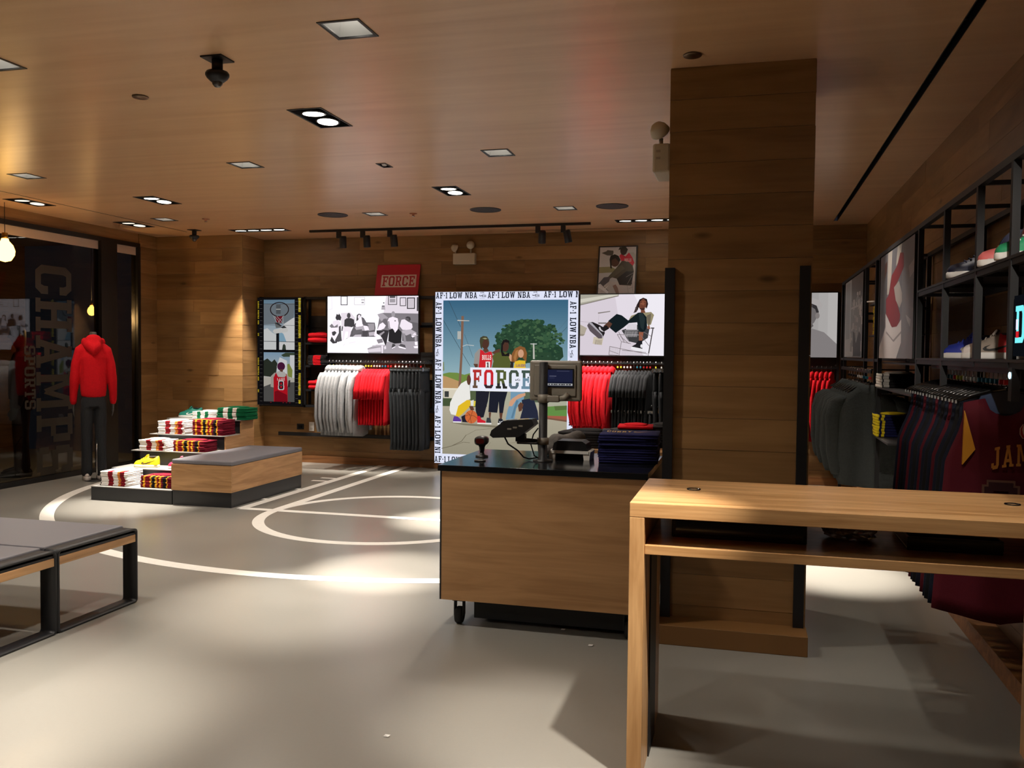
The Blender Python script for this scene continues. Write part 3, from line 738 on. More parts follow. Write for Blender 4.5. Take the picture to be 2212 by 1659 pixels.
for k in range(3): boxo('key_row', GREYPL, PTM, -.20+k*.035, -.175+k*.035, -.0915, -.0895, .192+k*.01, .202+k*.01)
bm = BM(); tube(bm, [(-.24, -.02, .15), (-.21, -.03, .10), (-.15, -.02, .06), (-.12, 0, .02), (-.09, .02, .008), (-.03, .03, .02), (-.035, .03, .10)], .005, 8); obj('cable', bm, BLACK, PTM, smooth=True)
bm = BM(); tube(bm, [(-.03, .0, .20), (-.06, 0, .16), (-.075, .0, .10), (-.055, .01, .03), (-.02, .03, .006)], .004, 8); obj('cable', bm, BLACK, PTM, smooth=True)
# barcode scanner
t = thing('barcode_scanner', 'black barcode scanner standing upright on the counter top', 'scanner', (-1.60, 5.32, .9452))
bm = BM(); lathe(bm, [(.04, 0), (.04, .008), (.018, .014), (.012, .03), (.012, .045), (.001, .045)], 20); obj('stand', bm, DARKPL, t)
bm = BM(); loft(bm, [ell((0, 0, z), rx, ry, 14) for z, rx, ry in ((.03, .014, .016), (.06, .018, .02), (.08, .028, .026))]); obj('handle', bm, DARKPL, t, smooth=True)
bm = BM(); loft(bm, [ell((0, y, .102), rx, rz, 16, 'y', 3) for y, rx, rz in ((-.045, .030, .020), (-.04, .038, .028), (0, .040, .030), (.04, .034, .026), (.05, .02, .016))]); obj('head', bm, DARKPL, t, smooth=True)
bm = BM(); bm.faces.new(ring(bm, ell((0, -.0455, .102), .026, .016, 14, 'y', 4))); obj('reading_window', bm, mat('scanner_window', (70, 20, 18), .06), t)
# receipt printer
t = thing('receipt_printer', 'black receipt printer with a white base on the counter', 'printer', (-1.045, 5.42, .9452))
bm = BM(); prism(bm, [(-.105, .035), (.105, .035), (.112, .05), (.10, .10), (.075, .115), (-.075, .115), (-.10, .10), (-.112, .05)], 'y', -.07, .08); obj('cover', bm, DARKPL, t)
bm = BM(); prism(bm, [(-.085, 0), (.085, 0), (.095, .02), (.09, .036), (-.09, .036), (-.095, .02)], 'y', -.055, .08); obj('body', bm, BLACKG, t)
bm = BM(); prism(bm, [(-.125, .0), (-.09, .0), (-.085, .035), (-.12, .06), (-.13, .05)], 'y', -.08, .085); prism(bm, [(.125, .0), (.09, .0), (.085, .035), (.12, .06), (.13, .05)], 'y', -.08, .085); prism(bm, [(-.12, .038), (.12, .038), (.12, .055), (-.12, .055)], 'y', -.085, -.071)
obj('base_shell', bm, WHITE, t)

# ---- near-left benches
CUSH = mat('grey_vinyl', (110, 109, 116), .5, bump=.06, scale=300)
for i, (y0, y1, lab) in enumerate(((4.105, 4.775, 'grey padded bench on black loop legs, the farther of the pair'), (3.42, 4.095, 'grey padded bench on black loop legs, cut by the left edge'))):
    x0, x1 = -5.02, -3.705
    t = thing('bench', lab, 'bench', ((x0+x1)/2, (y0+y1)/2, 0), group='near benches')
    hx, hy = (x1-x0)/2, (y1-y0)/2
    for s in (-1, 1):
        xa, xb = (hx-.10, hx) if s > 0 else (-hx, -hx+.10)
        bm = BM(); o, n = .012, 6
        def rr(hy_, za, zb, rad):
            P = []
            for cx, cz, a0 in ((hy_-rad, za+rad, -PI/2), (hy_-rad, zb-rad, 0), (-hy_+rad, zb-rad, PI/2), (-hy_+rad, za+rad, PI)):
                for k in range(n+1): a = a0+PI/2*k/n; P.append((cx+rad*math.cos(a), cz+rad*math.sin(a)))
            return P
        A, B = rr(hy, 0.0, .472, .025), rr(hy-o, o, .472-o, .016)
        ra = [ring(bm, [(xx, p[0], p[1]) for p in P]) for xx, P in ((xa, A), (xb, A), (xb, B), (xa, B))]
        for q in range(4): bridge(bm, ra[q], ra[(q+1) % 4])
        obj('leg_loop', bm, BLACK, t)
    boxo('seat_board', OAKY, t, -hx+.002, hx-.004, -hy+.0125, hy-.0125, .386, .432, .003)
    boxo('under_frame', BLACK, t, -hx+.004, hx-.008, -hy+.013, hy-.013, .4325, .446)
    bm = BM(); box(bm, -hx+.101, hx-.101, -hy+.004, hy-.004, .4465, .482, 0, .009); obj('cushion', bm, CUSH, t)

# ---- stepped display with a bench
DX0, DX1 = -6.70, -5.715
DS = thing('stepped_display', 'black stepped riser display with oak side, loaded with folded shirts', 'display', (-6.2, 8.7, 0))
def dsx(name, m, x0, x1, y0, y1, z0, z1, bev=0): return boxo(name, m, DS, x0+6.2, x1+6.2, y0-8.7, y1-8.7, z0, z1, bev)
MATB = mat('riser_black', (36, 36, 38), .38)
TOPM = mat('riser_top_laminate', (150, 148, 146), .35)
dsx('base_plinth', MATB, DX0, DX1, 7.9, 9.48, 0, .14)
SY = [7.9, 8.22, 8.54, 8.86, 9.18]; SZ = [.148, .306, .464, .622, .780]
for i in range(5):
    y1 = 9.48
    dsx('tread', TOPM, DX0, DX1, SY[i]-.005, y1 if i == 4 else SY[i+1], SZ[i]-.0075, SZ[i])
    if i: dsx('riser', MATB, DX0+.10, DX1-.016, SY[i]+.02, SY[i]+.035, SZ[i-1]+.0003, SZ[i]-.008)
bm = BM(); prism(bm, [(8.24-8.7, .1403), (9.48-8.7, .1403), (9.48-8.7, .772), (9.2-8.7, .772), (9.2-8.7, .614), (8.88-8.7, .614), (8.88-8.7, .456), (8.56-8.7, .456), (8.56-8.7, .298), (8.24-8.7, .298)], 'x', DX1-.015+6.2, DX1+6.2); obj('side_panel', bm, OAKY, DS)
DB = thing('display_bench', 'oak box bench with grey cushion and black plinth beside the shirt steps', 'bench', (-5.355, 8.63, 0))
def dbx(name, m, x0, x1, y0, y1, z0, z1, bev=0): return boxo(name, m, DB, x0+5.355, x1+5.355, y0-8.63, y1-8.63, z0, z1, bev)
dbx('plinth', MATB, -5.705, -5.02, 7.9, 9.355, 0, .155)
dbx('oak_box', OAKY, -5.71, -5.012, 7.9002, 9.362, .1555, .425, .002)
dbx('front_panel', OAKX, -5.71, -5.012, 7.885, 7.900, .1555, .425, .001)
bm = BM(); box(bm, -.357, .345, -.737, .735, .4255, .472, 0, .012); obj('cushion', bm, CUSH, DB)

# ---- low oak box behind the counter, loaded with dark garments
t = thing('display_table', 'oak box table behind the counter loaded with dark folded clothes', 'display table', (-.90, 6.75, 0))
boxo('box_body', OAKX, t, -.46, .40, -.36, .36, 0, .86, .003)
boxo('table_top', OAKX, t, -.47, .41, -.37, .37, .8605, .90, .003)

# ================================================================== RACKS ON THE WALLS
def bar(name, parent, m, a, b, w, d=None):
    """square steel bar from a to b (axis aligned), coordinates relative to parent"""
    d = d or w
    lo = [min(p, q) for p, q in zip(a, b)]; hi = [max(p, q) for p, q in zip(a, b)]
    ax = max(range(3), key=lambda i: hi[i]-lo[i]); k = 0
    for i in range(3):
        if i != ax:
            h = (w if k == 0 else d)/2; lo[i] -= h; hi[i] += h; k += 1
    return boxo(name, m, parent, lo[0], hi[0], lo[1], hi[1], lo[2], hi[2])
def wall_rack(label, x0, x1, z0, z1, rail=None, posts=(), bars=(), low=None):
    t = thing('clothes_rack', label, 'clothes rack', ((x0+x1)/2, 11.45, 0), group='black steel wall racks')
    cx = (x0+x1)/2
    for y in (-.085, .055):
        for x in (x0+.015, x1-.015)+tuple(posts): bar('upright', t, BLACK, (x-cx, y, z0), (x-cx, y, z1), .03)
        for z in (z0+.02, z1-.02): bar('crossbar', t, BLACK, (x0-cx+.03, y, z), (x1-cx-.03, y, z), .03)
    for z in bars: bar('crossbar', t, BLACK, (x0-cx+.03, .055, z), (x1-cx-.03, .055, z), .03)
    for x in (x0+.015, x1-.015):
        for z in (z0+.02, z1-.02): bar('tie_bar', t, BLACK, (x-cx, -.07, z), (x-cx, .04, z), .02)
    if rail:
        ra, rb, rz = rail
        bar('hang_rail', t, BLACK, (ra-cx, -.25, rz), (rb-cx, -.25, rz), .014, .03)
        for x in (ra+.02, rb-.02): bar('rail_arm', t, BLACK, (x-cx, -.25, rz+.03), (x-cx, -.07, rz+.03), .014)
        boxo('back_board', mat('black_board', (24, 22, 22), .6), t, ra-cx, rb-cx, -.068, -.055, rz-.02, rz+.14)
    if low: bar('low_rail', t, BLACK, (low[0]-cx, .0, low[2]), (low[1]-cx, .0, low[2]), .035, .05)
    return t, cx
RAILZ = 1.455
r1, c1 = wall_rack('black steel rack holding the film strip and lounge pictures with hoodies', -6.755, -4.095, .80, 2.365, (-5.70, -4.12, RAILZ), (-6.04, -5.70), (1.2, 1.95), (-6.50, -4.09, .41))
# shelves of the left rack
for z in (1.72, 1.40, 1.06): boxo('shelf', BLACK, r1, -6.02-c1, -5.64-c1, -.10, .05, z-.03, z)
boxo('shelf_back', mat('black_board', (24, 22, 22), .6), r1, -6.02-c1, -5.64-c1, .051, .06, 1.03, 2.1)
for z in (2.0, 1.575, 1.185, .80): boxo('side_shelf', BLACK, r1, -4.295-c1, -4.085-c1, -.08, .05, z-.035, z)
r2, c2 = wall_rack('black steel rack under the shopping-cart picture with red and charcoal clothes', -2.115, -.62, .80, 2.365, (-2.10, -.66, RAILZ+.03))
r3, c3 = wall_rack('black steel rack under the cap portrait in the far right corner', -.14, 1.08, .80, 2.365, (-.10, 1.06, RAILZ+.0))

# ---- the long shelving run on the jersey wall (front plane x = 1.0)
SH = thing('shelving_unit', 'long black steel shelving run on the jersey wall', 'shelving', (1.19, 7.0, 0))
def sb(name, a, b, w, d=None): return bar(name, SH, BLACK, (a[0]-1.19, a[1]-7, a[2]), (b[0]-1.19, b[1]-7, b[2]), w, d)
FX, KX = 1.012, 1.355
UY = [3.90, 4.45, 5.14, 5.87, 7.50, 7.72, 8.36, 10.05, 10.35]
for y in UY:
    sb('upright', (FX, y, 0.0 if y == 10.35 else 1.558 if y in (3.90, 4.45) else .55), (FX, y, 2.372), .03)
    sb('upright', (KX, y, 0.0 if y in (3.90, 10.35) else .55), (KX, y, 2.372), .03)
for x in (FX, KX):
    sb('top_rail', (x, 2.4, 2.388), (x, 10.36, 2.388), .03)
    for z in (1.975, 1.567): sb('shelf_rail', (x, 2.4, z), (x, 5.855, z), .024)
    sb('shelf_rail', (x, 7.51, 1.567), (x, 10.34, 1.567), .024)
for y in UY+[2.4]:
    for z in (2.388, 1.975): sb('tie_bar', (FX+.016, y, z), (KX-.016, y, z), .02)
for y in (4.1, 4.8, 5.5): sb('back_rail', (KX, y-.33, 2.18), (KX, y+.33, 2.18), .02)
def shelf(y0, y1, z, x0=1.0, x1=1.37, th=.012): return boxo('shelf', mat('shelf_charcoal', (46, 43, 43), .45), SH, x0-1.19, x1-1.19, y0-7, y1-7, z-th, z)
shelf(2.4, 5.85, 2.0005, .995); shelf(2.4, 5.85, 1.592, .995)
shelf(5.9, 7.48, 1.555, 1.03); shelf(6.0, 7.48, 1.362, .99); shelf(6.7, 7.48, .985, .97)
for z in (2.05, 1.78, 1.30): shelf(7.52, 8.34, z, 1.03)
sb('hang_rail', (1.09, 4.1, 1.545), (1.09, 5.85, 1.545), .014, .03)
for y in (4.2, 5.7): sb('rail_arm', (1.09, y, 1.552), (KX-.016, y, 1.552), .012)
sb('hang_rail', (.97, 7.62, 1.475), (.97, 9.9, 1.475), .014, .03)
for y in (7.74, 9.8): sb('rail_arm', (.978, y, 1.49), (KX-.016, y, 1.49), .012)

# ================================================================== HANGING CLOTHES
SIZEC = {'y': mat('marker_yellow', (222, 222, 60), .4), 'w': mat('marker_white', (225, 225, 225), .4), 'b': mat('marker_teal', (40, 130, 160), .4), 'r': mat('marker_red', (200, 40, 45), .4), 'k': DARKPL}
HANG = mat('hanger_black', (14, 14, 16), .18)
def hanger_meshes(w, zs):
    bm = BM()
    P = [(.0, 0, -.012)]+[(.013*math.sin(a), 0, .0+.013*math.cos(a)-.0) for a in (PI*1.35, PI*1.7, PI*2, PI*2.3, PI*2.6)]+[(.004, 0, -.025), (0, 0, -.09)]
    tube(bm, P[1:], .0022, 6)
    hook = bpy.data.meshes.new('hook'); bm.to_mesh(hook); bm.free(); hook.materials.append(CHROME)
    bm = BM()
    for s in (-1, 1):
        loft(bm, [ell((s*x, 0, z), .006 if x < w*.9 else .004, r, 8, 'x') for x, z, r in ((0, zs[0], .010), (w*.3, zs[1], .011), (w*.7, zs[2], .011), (w, zs[3], .010))])
    bars = bpy.data.meshes.new('hanger_bar'); bm.to_mesh(bars); bm.free(); bars.materials.append(HANG)
    bm = BM(); box(bm, -.011, .011, -.009, .009, -.074, -.052, 0, .003)
    mk = bpy.data.meshes.new('size_marker'); bm.to_mesh(mk); bm.free(); mk.materials.append(SIZEC['w'])
    return hook, bars, mk
HK, HB, MK = hanger_meshes(.17, (-.112, -.124, -.152, -.180))
HBJ = hanger_meshes(.20, (-.09, -.10, -.125, -.15))[1]
MKC = {}
for k, m in SIZEC.items():
    q = MK.copy(); q.materials.clear(); q.materials.append(m); MKC[k] = q
def smoothme(me):
    for p in me.polygons: p.use_smooth = True
    return me
def sheet_mesh(name, half, top, hem, thick, m, seed, nu=15, nv=13, wave=.012, z0=-.10):
    """hanging garment: half(v) is the half width, top(u)/hem(u) the upper and lower edge; a thin rounded shell with folds"""
    rd = random.Random(seed); bm = BM(); ph = [rd.uniform(0, 6.28) for _ in range(4)]; fq = [rd.uniform(3, 5), rd.uniform(6, 9)]
    fr, bk = [], []
    for j in range(nv):
        v = j/(nv-1); a, b = [], []
        for i in range(nu):
            u = -1+2*i/(nu-1)
            x = u*half(v); z = z0+top(u)+(hem(u)-top(u))*v
            w = wave*(.25+v)*(math.sin(fq[0]*u+ph[0]+v*1.5)+.5*math.sin(fq[1]*u+ph[1]))
            t = thick*(1-abs(u)**3)*(.35+.65*min(1, v*4))+.003
            a.append(bm.verts.new((x, -t+w, z))); b.append(bm.verts.new((x, t+w, z)))
        fr.append(a); bk.append(b)
    for j in range(nv-1):
        for i in range(nu-1):
            bm.faces.new((fr[j][i], fr[j+1][i], fr[j+1][i+1], fr[j][i+1])); bm.faces.new((bk[j][i], bk[j][i+1], bk[j+1][i+1], bk[j+1][i]))
        bm.faces.new((fr[j][0], bk[j][0], bk[j+1][0], fr[j+1][0])); bm.faces.new((fr[j][-1], fr[j+1][-1], bk[j+1][-1], bk[j][-1]))
    for i in range(nu-1):
        bm.faces.new((fr[0][i], fr[0][i+1], bk[0][i+1], bk[0][i])); bm.faces.new((fr[-1][i], bk[-1][i], bk[-1][i+1], fr[-1][i+1]))
    bmesh.ops.recalc_face_normals(bm, faces=bm.faces[:])
    me = bpy.data.meshes.new(name); bm.to_mesh(me); bm.free(); me.materials.append(m)
    return smoothme(me)
def tube_mesh(name, pts, radii, m, seed=0, n=12, cuff=None):
    rd = random.Random(seed); bm = BM(); rings = []
    for (p, (rx, ry)) in zip(pts, radii):
        ph = rd.uniform(0, 6)
        rings.append([(p[0]+rx*math.cos(2*PI*k/n)*(1+.06*math.sin(3*2*PI*k/n+ph)), p[1]+ry*math.sin(2*PI*k/n)*(1+.08*math.cos(2*2*PI*k/n+ph)), p[2]) for k in range(n)])
    loft(bm, rings); bmesh.ops.recalc_face_normals(bm, faces=bm.faces[:])
    me = bpy.data.meshes.new(name); bm.to_mesh(me); bm.free(); me.materials.append(m)
    return smoothme(me)
def sh_top(slope=.10, neck=.07): return lambda u: (-.015 if abs(u) < .28 else -(abs(u)-.28)/.72*slope)
def kid(name, me, parent, loc=(0, 0, 0), rot=(0, 0, 0)):
    o = link(bpy.data.objects.new(name, me)); o.parent = parent; o.location = loc; o.rotation_euler = rot
    return o
def on_hanger(t, marker='w', bars=HB):
    kid('hanger_hook', HK, t)
    if bars: kid('hanger', bars, t)
    if marker: kid('size_marker', MKC[marker], t)
def make_long_sleeve(kind, m, hood=True, L=.74, w=.24, sleeve=.60, seed=0, slope=.09, flare=.06, wv=.006, th=.017):
    """three variants of a long-sleeved top, hung by its shoulders; returned as mesh sets"""
    out = []
    for k in range(3):
        rd = random.Random(seed+k)
        body = sheet_mesh('body', lambda v: w*(.9+.1*v)-.02*(v > .93), sh_top(slope), lambda u: -L+.02*abs(u), th, m, seed, wave=wv)
        sl = []
        for s in (-1, 1):
            dx = flare+rd.uniform(-.03, .03)
            sl.append(tube_mesh('sleeve', [(s*w*.82, 0, -.155-(slope-.09)*.8), (s*(w*.96+.01), .0, -.215-(slope-.09)*.6), (s*(w+.03+dx*.5), -.01*s, -.38), (s*(w+.02+dx), .01, -.12-sleeve*.75), (s*(w+.0+dx*.9), .0, -.12-sleeve+.05), (s*(w+dx*.8), 0, -.12-sleeve)],
                                 [(.045, .020), (.066, .024), (.060, .025), (.055, .024), (.050, .023), (.034, .018)], m, seed+k+7))
        hd = None
        if hood:
            bm = BM(); loft(bm, [ell((0, yy, zz), rx, rz, 14, 'y') for yy, zz, rx, rz in ((-.024, -.12, .05, .03), (-.018, -.115, .095, .055), (0, -.11, .115, .06), (.018, -.125, .10, .065), (.024, -.16, .07, .06))])
            bmesh.ops.recalc_face_normals(bm, faces=bm.faces[:]); hd = bpy.data.meshes.new('hood'); bm.to_mesh(hd); bm.free(); hd.materials.append(m); smoothme(hd)
        out.append((body, sl, hd))
    return out
def hang_long(name, label, cat, group, loc, rotz, meshes, marker):
    t = thing(name, label, cat, loc, (0, 0, rotz), group)
    b, sl, hd = meshes
    kid('body', b, t)
    for s in sl: kid('sleeve', s, t)
    if hd: kid('hood', hd, t)
    on_hanger(t, marker)
    return t
def fabric(name, c, rough=.9): return mat(name, c, rough, bump=.35, scale=60, var=.08, spec=.2)
GREYF = fabric('heather_grey_fleece', (150, 152, 156)); REDF = fabric('red_fleece', (206, 20, 34)); CHARF = fabric('charcoal_fleece', (48, 51, 55)); BLKF = fabric('black_jersey_knit', (44, 45, 48)); DGRN = fabric('dark_slate_fleece', (58, 62, 62))
SWEAT = make_long_sleeve('hoodie', GREYF, True, .93, .23, .84, 11)
REDL = make_long_sleeve('red', REDF, True, .80, .22, .68, 31)
SLATE = make_long_sleeve('slate', DGRN, False, .86, .245, .74, 51, .16, .02, .02, .028)
def side(n, i): return ORD[i]
MARKS = 'yywwbbrrkk'
n = 10
for i in range(n):
    x = -5.575+.052*i+random.uniform(-.006, .006)
    hang_long('hoodie', 'heather grey hoodie on the far left rack, %s from the left' % ORD[i], 'hoodie', 'grey hoodies on the far left rack', (x, 11.20, RAILZ+.008), PI/2-.05+random.uniform(-.05, .05), SWEAT[i % 3], MARKS[i % len(MARKS)])
# red tees on the same rail
def make_tee(m, L, w, sl, seed):
    out = []
    for k in range(3):
        body = sheet_mesh('body', lambda v: w*(.93+.07*v), sh_top(.08), lambda u: -L+.015*u, .015, m, seed, wave=.005)
        sv = [tube_mesh('sleeve', [(s*w*.80, 0, -.15), (s*(w*1.0), 0, -.20), (s*(w+.055), 0, -.10-sl*.7), (s*(w+.06), 0, -.10-sl)], [(.04, .015), (.066, .019), (.072, .02), (.074, .02)], m, seed+k) for s in (-1, 1)]
        out.append((body, sv, None))
    return out
REDT = make_tee(REDF, .74, .24, .40, 71); BLKT = make_tee(BLKF, .72, .23, .33, 81)
for i in range(10):
    hang_long('tee_shirt', 'red T-shirt hanging between grey hoodies and dark pants, %s from the left' % ORD[i], 'T-shirt', 'red T-shirts on the far left rack', (-5.035+.041*i, 11.20, RAILZ+.008), PI/2-.04+random.uniform(-.02, .02), REDT[i % 3], 'yyywwwbbrr'[i])
def make_pants(m, L, w, seed):
    out = []
    for k in range(3):
        body = sheet_mesh('seat', lambda v: w*(.92+.1*v), lambda u: 0.0, lambda u: -.30, .024, m, seed, wave=.004, nu=11, nv=6, z0=-.10)
        lg = [tube_mesh('leg', [(s*w*.5, 0, -.36), (s*w*.52, .0, -.45), (s*(w*.55+.005), .012*s, -.10-L*.6), (s*(w*.5), -.01, -.10-L*.9), (s*w*.48, 0, -.10-L)], [(w*.48, .024), (w*.48, .025), (w*.44, .024), (w*.40, .022), (w*.42, .023)], m, seed+k+s) for s in (-1, 1)]
        wb = sheet_mesh('waistband', lambda v: w*.93, lambda u: 0.0, lambda u: -.04, .027, m, seed+k, nu=11, nv=3, wave=.0, z0=-.096)
        out.append((body, lg, wb))
    return out
BLKP = make_pants(BLKF, 1.0, .19, 95); CHARP = make_pants(CHARF, 1.08, .19, 91)
def clips(parent):
    for s in (-1, 1): boxo('clip', CHROME, parent, s*.12-.012, s*.12+.012, -.031, .031, -.12, -.075)
def hang_pants(label, group, loc, rz, me, marker):
    t = thing('sweatpants', label, 'sweatpants', loc, (0, 0, rz), group)
    kid('seat', me[0], t)
    for l in me[1]: kid('leg', l, t)
    kid('waistband', me[2], t); on_hanger(t, marker); clips(t)
    return t
for i in range(9):
    hang_pants('charcoal sweatpants clipped to the far left rack, %s from the left' % ORD[i], 'charcoal sweatpants on the far left rack', (-4.60+.052*i, 11.20, RAILZ+.008), PI/2-.04+random.uniform(-.03, .03), CHARP[i % 3], 'wwwwkkkrk'[i])
# right-hand far rack
for i in range(9):
    hang_long('hoodie', 'red hoodie on the rack under the cart picture, %s from the left' % ORD[i], 'hoodie', 'red hoodies under the cart picture', (-2.07+.052*i, 11.20, RAILZ+.038), PI/2-.22+random.uniform(-.03, .03), REDL[i % 3], 'wywwkkkkk'[i])
for i in range(11):
    hang_long('tee_shirt', 'black T-shirt under the cart picture, %s from the red hoodies' % ORD[i], 'T-shirt', 'black T-shirts under the cart picture', (-1.58+.041*i, 11.20, RAILZ+.038), PI/2-.16+random.uniform(-.02, .02), BLKT[i % 3], 'yywwwkbbrrr'[i])
for i in range(6):
    hang_pants('black sweatpants beside black T-shirts under the cart picture, %s from the T-shirts' % ORD[i], 'black sweatpants under the cart picture', (-1.10+.07*i, 11.20, RAILZ+.038), PI/2-.04+random.uniform(-.03, .03), BLKP[i % 3], 'ywwkkk'[i])
t = thing('low_clothes_rail', 'low black rail of black sweatpants below the black T-shirts', 'clothes rail', (-1.35, 11.35, 0))
boxo('rail', BLACK, t, -.30, .30, -.19, -.16, .93, .945)
for s in (-.28, .28): boxo('rail_arm', BLACK, t, s-.01, s+.01, -.16, .165, .93, .945)
for i in range(8):
    me = BLKP[i % 3]
    q = hang_pants('black sweatpants on the low rail below the T-shirts, %s from the left' % ORD[i], 'black sweatpants on the low rail', (-1.60+.065*i, 11.176, .952), PI/2-.04+random.uniform(-.03, .03), me, None)
    q.scale = (1, 1, .78)
for i in range(8):
    hang_long('hoodie', 'red hoodie in the far corner below the cap portrait, %s from the pillar' % ORD[i], 'hoodie', 'red hoodies in the far right corner', (.60+.054*i, 11.20, RAILZ+.008), PI/2-.22+random.uniform(-.03, .03), REDL[(i+1) % 3], 'kwkkkkkk'[i])
for i in range(9):
    hang_long('sweatshirt', 'dark slate sweatshirt on the jersey wall, %s from the front' % ORD[i], 'sweatshirt', 'dark sweatshirts on the jersey wall', (.97, 7.70+.19*i, 1.483), random.uniform(-.2, .06)+(.02 if i == 0 else -.12), SLATE[i % 3], 'rbbwwkkkk'[i])
# basketball jerseys
WINE = mat('wine_mesh_jersey', (86, 14, 30), .75, bump=.2, scale=500, spec=.25); NAVYJ = mat('navy_mesh_jersey', (20, 26, 44), .75, bump=.2, scale=500, spec=.25)
def jhalf(v):
    if v < .26: return .168+(.235-.168)*max(0, (v-.05)/.21)**1.6
    return .235+.045*(v-.26)/.74
JM = [sheet_mesh('body', jhalf, lambda u: (-.03-.045*(1-(u/.5)**2) if abs(u) < .5 else -(abs(u)-.5)/.5*.02), lambda u: -1.0+.05*(abs(u)), .02, m, 140+k, nu=17, nv=15, wave=.012, z0=-.135) for k, m in enumerate((WINE, NAVYJ, mat('black_mesh_jersey', (22, 22, 26), .75, bump=.2, scale=500, spec=.25), NAVYJ))]
GOLD = mat('gold_trim', (214, 150, 40), .6)
mat('hanger_tip', (150, 150, 150), .3)
NJ = 18
for i in range(NJ):
    y = 4.32+.076*i
    t = thing('basketball_jersey', ('wine-red basketball jersey lettered JAMES 23, frontmost on the wall rail' if i == 0 else '%s basketball jersey on the wall rail, %s from the front' % ('wine-red' if i % 4 == 0 else 'black' if i % 4 == 2 else 'navy', ORD[i])), 'jersey', (1.105, y, 1.553), (0, 0, random.uniform(-.05, .05) if i else -.03), 'basketball jerseys on the wall rail')
    kid('body', JM[0 if i == 0 else (i % 4)], t)
    on_hanger(t, 'rrbbbbbwwwwyyrbbwy'[i], HBJ)
    for q_ in (-1, 1): boxo('hanger_tip', MC['hanger_tip'], t, q_*.2-.003, q_*.2+.004, -.004, .004, -.160, -.146)
    if i == 0:
        for q_ in (-1, 1): bm = BM(); prism(bm, [(q_*.168, -.19), (q_*.122, -.36), (q_*.172, -.43)], 'y', -.032, -.012); obj('side_trim', bm, GOLD, t)
        bm = BM(); prism(bm, [(-.085, -.10), (-.03, -.095), (.03, -.095), (.085, -.10), (.13, -.19), (0, -.205), (-.13, -.19)], 'y', .005, .012); obj('collar_lining', bm, mat('blue_lining', (52, 66, 96), .8), t)
        PT = Print((-300, 0, 300, 1000), .60, 1.0, None, .7, .0004)
        PT.text((196, 130, 52), 'JAMES', -125, 175, 95, 250, gap=.2, arc=22)
        for cc, k in (((110, 74, 60), 10), ((52, 10, 20), 0)):
            PT.text(cc, '2', -150-k, 345-k, 250+2*k, 130+2*k).text(cc, '3', 20-k, 345-k, 250+2*k, 130+2*k)
        PT.e((206, 196, 196), 0, 118, 20, 34, 8, PI/8).e((150, 30, 44), 0, 118, 17, 31, 8, PI/8).p((206, 196, 196), (-6, 92), (4, 90), (6, 104), (12, 112), (2, 122), (9, 146), (2, 147), (-6, 126), (-9, 110))
        PT.build('lettering', t, (-.235, -.046, -1.155))

# ================================================================== FOLDED SHIRTS
def folded_mesh(bands, w, d, h, seed, mats):
    """folded shirt: bands = [(x0,x1,material index)] across the width; soft rounded fold at the front"""
    base = bands[1][2] if bands[0][1] < .05 else bands[-1][2]; rd = random.Random(seed); bm = BM(); xs = sorted({b[0] for b in bands} | {b[1] for b in bands}); rings = []
    for x in xs:
        j = rd.uniform(-.004, .004); k = 1.0 if 0.02 < x < .98 else .82
        prof = []
        for a in range(7): q = PI/2+PI*a/6; prof.append((-d/2+h*.5*(1+math.cos(q))-h*.5+j, h*.5+h*.5*k*math.sin(q)))
        for yy in (-.1, .25, .5): prof.append((d*yy+rd.uniform(-.002, .002), h*.06*(yy > 0)))
        for yy in (.5, .25, -.1): prof.append((d*yy+rd.uniform(-.003, .003), h*(.94+rd.uniform(-.1, .12))))
        rings.append(ring(bm, [((x-.5)*w, p[0], max(0, p[1])) for p in prof]))
    for a, b, x in zip(rings, rings[1:], xs):
        mi = next((m for x0, x1, m in bands if x0-1e-6 <= x < x1-1e-6), 0)
        for n_, f in enumerate(bridge(bm, a, b, mi)):
            if 7 <= n_ <= 11 and mi: f.material_index = base
    for r, m in ((rings[0], bands[0][2]), (rings[-1], bands[-1][2])):
        f = bm.faces.new(r); f.material_index = m
    bmesh.ops.recalc_face_normals(bm, faces=bm.faces[:])
    me = bpy.data.meshes.new('folded_shirt'); bm.to_mesh(me); bm.free()
    for m in mats: me.materials.append(m)
    return smoothme(me)
COT = lambda n, c: mat('cotton_'+n, c, .9, bump=.25, scale=150, spec=.15)
CW, CR, CM_, CG, CY, CK, CO = COT('white', (232, 228, 224)), COT('brick_red', (128, 24, 34)), COT('maroon', (112, 22, 40)), COT('green', (18, 104, 66)), COT('yellow', (224, 164, 40)), COT('black', (28, 26, 28)), COT('orange', (206, 130, 60))
BW_ = [(0, .03, 1), (.03, .30, 0), (.30, .48, 2), (.48, .66, 0), (.66, .76, 3), (.76, .92, 2), (.92, 1, 0)]
BM_ = [(0, .08, 0), (.08, .14, 2), (.14, .28, 1), (.28, .34, 2), (.34, .44, 3), (.44, .50, 2), (.50, .56, 1), (.56, .62, 2), (.62, .68, 0), (.68, .78, 3), (.78, .82, 2), (.82, 1, 0)]
BG_ = [(0, .20, 0), (.20, .36, 1), (.36, .52, 0), (.52, .66, 1), (.66, 1, 0)]
BWG = [(0, .20, 0), (.20, .34, 1), (.34, .52, 0), (.52, .66, 1), (.66, 1, 0)]
